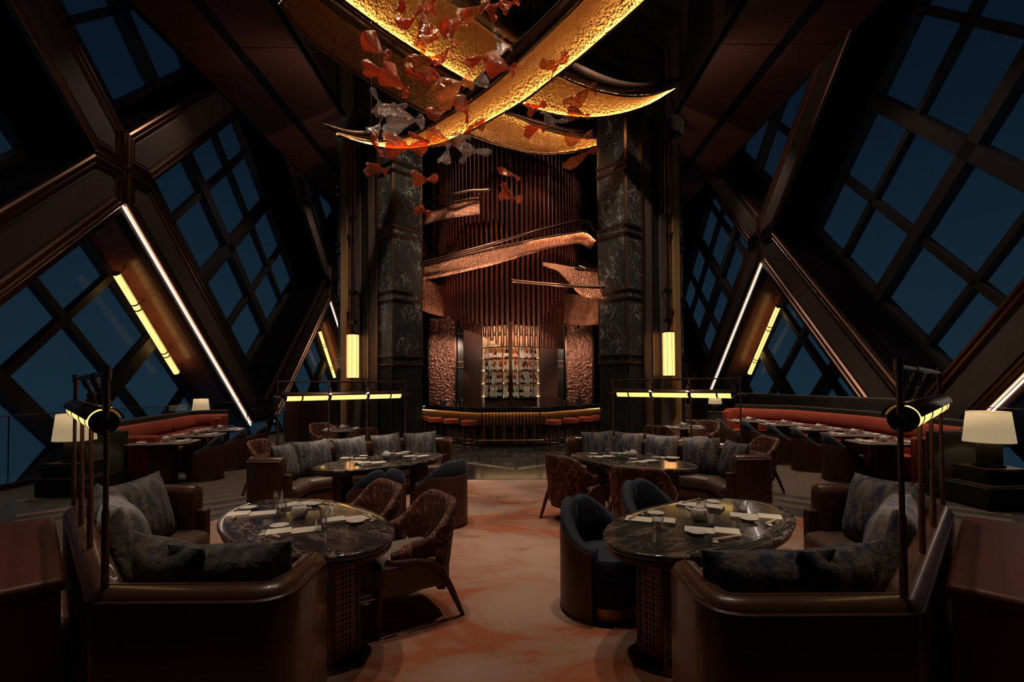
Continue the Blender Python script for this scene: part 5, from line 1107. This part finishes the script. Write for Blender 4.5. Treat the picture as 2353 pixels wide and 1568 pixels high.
# ---- red velvet banquettes
def banquette(lab, pts, flip, lampbox):
    t = thing('velvet_banquette', lab, 'banquette', (0, 0, 0))
    P = [Vector(p) for p in pts]
    if flip: P = P[::-1]          # inward normal must point to the room
    D = densify(fillet([tuple(p) for p in P], .25), .2)
    run(D, [(.02, .1), (.02, .40), (.1, .44), (.62, .44), (.67, .42), (.68, .3), (.64, .12)], 0).obj('seat', 'velvet_red', t, smooth=50)
    # back in separate upholstered lengths with a fluted roll above
    m = len(D); cuts = [0, m//3, 2*m//3, m-1]
    for a, b in zip(cuts[:-1], cuts[1:]):
        seg = D[a:b+1]
        run(seg, [(.0, .72), (.0, .98), (.03, 1.0), (.07, .99), (.105, .96), (.135, .86), (.15, .77), (.14, .735), (.11, .72)], .015).obj('backrest', 'velvet_red', t, smooth=50)
        run(seg, [(.02, .42), (.02, .715), (.12, .715), (.16, .70), (.185, .65), (.2, .5), (.19, .42)], .015).obj('lumbar_roll', 'velvet_red', t, smooth=50)
    run(D, [(-.1, .0), (-.1, 1.09), (-.085, 1.105), (-.02, 1.1), (-.005, 1.08), (-.005, .0)]).obj('back_ledge', 'velvet_olive', t)
    run(D, [(.0, .99), (.0, 1.0), (.006, 1.0), (.006, .99)]).obj('piping', 'velvet_olive', t)
    run(D, [(.06, 0), (.06, .1), (.6, .1), (.6, 0)]).obj('plinth', 'black', t)
    N = miter(D)
    for e, (p, n) in enumerate(((D[0], N[0]), (D[-1], N[-1]))):
        d = (D[1]-D[0] if e == 0 else D[-2]-D[-1]).normalized(); n = n.normalized()
        def blk(o0, o1, s0, s1, z0, z1): return MB().prism([tuple(p + n*o0 + d*s0), tuple(p + n*o1 + d*s0), tuple(p + n*o1 + d*s1), tuple(p + n*o0 + d*s1)], z0, z1)
        near = p.y < 9
        if near: blk(.0, .70, -.02, .13, .0, .84).obj('arm', 'velvet_red', t, bevel=.04)
        else:
            for i in range(5):
                s0 = i*.13; q = p + n*(.06 + s0) ; blk(.05 + s0, .17 + s0, -.04, .16, .05, 1.0 - .05*max(0, i-3)).obj('channel', 'velvet_red', t, bevel=.05)
    return t
banquette('long red velvet banquette with curved fluted end behind three marble tables', [(-6.98, 8.42), (-7.95, 11.9), (-7.9, 12.35), (-7.35, 12.5)], True, None)
banquette('long orange-red velvet banquette curving behind five marble tables', [(6.92, 7.4), (7.35, 10.0), (7.3, 12.5), (6.3, 13.7)], False, None)
# stepped end units with table lamps
def table_lamp(x, y, z, s, lab):
    t = thing('table_lamp', lab, 'lamp', (x, y, z), .0); 
    MB().lathe([(0, 0), (.19*s, 0), (.19*s, .03*s), (.155*s, .03*s), (.155*s, .37*s), (.13*s, .39*s), (0, .39*s)], 6, capped=False).obj('base', 'black', t)
    MB().rod((0, 0, .38*s), (0, 0, .5*s), .015*s).obj('stem', 'bronze_dark', t)
    MB().lathe([(.30*s, .37*s), (.25*s, .83*s)], 40, capped=False).obj('shade', 'lamp_shade', t, solid=.006)
    MB().lathe([(.303*s, .365*s), (.303*s, .378*s)], 40, capped=False).obj('shade_hem', 'linen', t); MB().lathe([(.253*s, .822*s), (.253*s, .835*s)], 40, capped=False).obj('shade_rim', 'linen', t)
    L = bpy.data.lights.new('lamp_bulb', 'POINT'); L.energy = 4*s; L.color = WARM; L.shadow_soft_size = .05; o = bpy.data.objects.new('lamp_bulb', L); COL.objects.link(o); o.location = (x, y, z + .6*s)
def end_unit(x0, x1, y0, y1, lab, lampx, lampy, lamplab):
    t = thing('banquette_end_unit', lab, 'cabinet', (0, 0, 0)); sgn = 1 if x0 > 0 else -1
    MB().box((x0, y0, 0), (x1, y1, .3)).obj('plinth', 'velvet_olive', t, bevel=.02)
    MB().box((x0 + .01, y0 + .01, .3), (x1 - .01, y1 - .01, .312)).obj('shelf_top', 'bronze_dark', t)
    c = (lampx, lampy); MB().box((c[0] - .29, c[1] - .27, .3), (c[0] + .29, c[1] + .27, .5)).obj('lamp_step', 'velvet_olive', t, bevel=.03)
    MB().box((c[0] - .29, c[1] - .27, .5), (c[0] + .29, c[1] + .27, .512)).obj('lamp_shelf', 'bronze_dark', t)
    MB().box((min(x0, x1), y1 - .02, 0), (max(x0, x1), y1 + .1, .97)).obj('back_panel', 'velvet_olive', t, bevel=.03)
    table_lamp(lampx, lampy, .512, .92, lamplab)
end_unit(-7.4, -6.62, 7.5, 8.28, 'stepped olive velvet end unit closing the three-table banquette', -7.06, 7.82, 'large table lamp with cream shade on the end unit of the three-table banquette')
end_unit(6.22, 7.05, 6.35, 7.22, 'stepped olive velvet end unit closing the five-table banquette', 6.66, 6.78, 'large table lamp with cream shade on the end unit of the five-table banquette')
ps = thing('lamp_plinth', 'slim dark plinth carrying the small lamp at the fluted end of the three-table banquette', 'plinth', (-8.2, 12.75, 0)); MB().box((-.2, -.2, 0), (.2, .2, .82)).obj('body', 'velvet_olive', ps, bevel=.01); MB().box((-.21, -.21, .82), (.21, .21, .835)).obj('top', 'brass_satin', ps)
table_lamp(-8.2, 12.75, .835, .66, 'small table lamp with cream shade by the fluted end of the three-table banquette')
ps = thing('lamp_plinth', 'slim dark plinth carrying the small lamp at the fluted end of the five-table banquette', 'plinth', (5.95, 14.2, 0)); MB().box((-.17, -.17, 0), (.17, .17, .85)).obj('body', 'velvet_olive', ps, bevel=.01); MB().box((-.18, -.18, .85), (.18, .18, .865)).obj('top', 'brass_satin', ps)
table_lamp(5.95, 14.2, .865, .62, 'small table lamp with cream shade by the fluted end of the five-table banquette')
# timber screen beside the pier
sc = thing('timber_screen', 'low timber screen with a ribbed panel beside the pier near the round table', 'screen', (0, 0, 0))
MB().box((-7.0, 14.9, 0), (-6.5, 15.3, 1.42)).obj('panel', 'wood_shell', sc, bevel=.01); MB().box((-6.5, 14.75, 0), (-5.97, 15.3, 1.42)).obj('panel', 'wood_dark', sc, bevel=.01)
MB().box((-7.03, 14.86, 0), (-6.97, 14.92, 1.42)).obj('edge_trim', 'steel', sc)
for i in range(12): MB().box((-5.95 + i*.055, 14.72, 0), (-5.915 + i*.055, 14.78, 1.42)).obj('rib', 'panel_brown', sc)
MB().box((-5.96, 14.78, 0), (-5.29, 15.0, 1.42)).obj('rib_backing', 'panel_brown', sc)
# alabaster tube lights on the timber reveals
def tube_light(a, b, lab):
    a = Vector(a); b = Vector(b); d = (b-a).normalized(); t = thing('tube_light', lab, 'lamp', tuple(a)); L = (b-a).length
    nrm = Vector((0, .7071, .7071))
    P = lambda s: d*s
    MB().rod(P(0), P(L), .085, n=20).obj('alabaster_tube', 'alabaster', t)
    for s in (.0, L*.27, L*.32, L*.76, L*.80, L): MB().rod(P(s - .02), P(s + .02), .09, n=20).obj('collar', 'bronze_dark', t)
    for k in range(3):
        off = Vector((.095*math.cos(k*2.1), 0, 0)) + (nrm.cross(Vector((1, 0, 0))) .normalized()*0) - nrm*(.095*math.sin(k*2.1))
        MB().rod(P(0) + off, P(L) + off, .007, n=6).obj('guide_rod', 'bronze', t)
    for s in (.05, L*.3, L*.78, L - .05): MB().rod(P(s), P(s) + nrm*.36, .014, n=8).obj('bracket', 'bronze', t); MB().rod(P(s) + nrm*.34, P(s) + nrm*.37, .035, n=10).obj('rose', 'bronze', t)
tube_light((-10.2, 12.42, 4.64), (-10.35, 14.93, 2.13), 'slanted alabaster tube light on the timber reveal above the three-table banquette')
tube_light((10.13, 18.3, 4.6), (10.22, 20.8, 2.1), 'slanted alabaster tube light on the timber reveal above the window ledge')
tube_light((-10.2, 25.58, 4.64), (-10.3, 28.05, 2.2), 'slanted alabaster tube light on the far timber reveal beside the pier')
# one plain dining chair beyond the small lamp
dc = thing('dining_chair', 'pale upholstered dining chair beyond the small lamp on the five-table side', 'chair', (5.9, 16.2, 0), R(20))
MB().box((-.22, -.22, .4), (.22, .22, .48)).obj('seat', 'seat_cloth', dc, bevel=.02); MB().box((-.22, .18, .52), (.22, .25, .98)).obj('backrest', 'seat_cloth', dc, bevel=.03)
for sx in (-1, 1):
    MB().rod((sx*.2, -.2, .4), (sx*.21, -.22, 0), .018, .013).obj('leg', 'wood_dark', dc); MB().rod((sx*.2, .2, .6), (sx*.21, .26, 0), .018, .013).obj('leg', 'wood_dark', dc)
# spots without fixtures, added to brighten foil panels, pipes, piers, soffits and walls
for sx in (-1, 1):
    spot('panel_spot', (sx*2.1, 15.2, 3.3), (sx*2.42, 16.95, 2.3), 110, 75, .9, (1, .7, .52), .05)
    spot('pipe_fill', (sx*2.6, 9.4, 12.5), (sx*.5, 14.2, 5.2), 1300, 36, .9, (1, .7, .52), .1)  # this and the other pipe lights are added to bring up the copper
    spot('pipe_fill_low', (sx*1.3, 12.0, 1.6), (sx*.5, 13.9, 4.2), 700, 90, .9, (1, .66, .48), .1)
    spot('pipe_fill', (sx*1.5, 12.3, 8.4), (sx*.1, 14.4, 4.6), 330, 60, .9, (1, .72, .56), .06)
    spot('pipe_fill', (sx*1.9, 12.4, 3.2), (0, 14.2, 4.5), 120, 70, .9, (1, .72, .56), .06)
    spot('pier_spot', (sx*2.2, 9.0, 12.5), (sx*3.3, 13.2, 4.5), 2000, 40, .9, (1, .8, .6), .1)
    spot('soffit_uplight', (sx*5.2, 13.2, 9.4), (sx*7.6, 15.5, 11), 34, 150, .9, (1, .72, .55), .2)
    spot('soffit_uplight', (sx*5.6, 8.5, 9.9), (sx*7.4, 10.5, 11), 18, 150, .9, (1, .72, .55), .2)
    for y in (7, 12, 17, 22): spot('wall_fill', (sx*7.55, y, 11.0), (sx*9.3, y + .5, 3.0), 210, 95, .9, (1, .78, .62), .1)  # added fill on the beams, in place of room bounce
for sx in (-1, 1):
    spot('stool_fill', (sx*5.5, 10.2, 11.2), (sx*1.6, 13.0, .7), 1500, 24, .9, WARM, .08)  # added to brighten the red seats and bar front
    spot('floor_fill', (sx*5.5, 9.0, 11.2), (sx*.4, 10.6, 0), 1100, 26, .9, WARM, .08)  # extra light added to lift the dark marble floor
for x in (-.7, .62): spot('bottle_fill', (x, 12.9, 3.5), (x*.6, 15.1, 2.0), 50, 70, .9, WARM, .05)  # unseen front fill, added so the bottles show colour
for x in (-2.2, -.4, 1.6): spot('petal_spot', (x, 5.0, 13.6), (x*.4 - .3, 7.2, 6.8), 480, 44, .8, (1, .85, .7), .05)
for x in (-1.4, .8): spot('petal_fill', (x, 5.4, .9), (x*.3 - .3, 7.2, 6.6), 260, 50, .8, (1, .8, .62), .05)  # unseen light from below, added because the petals lacked direct light
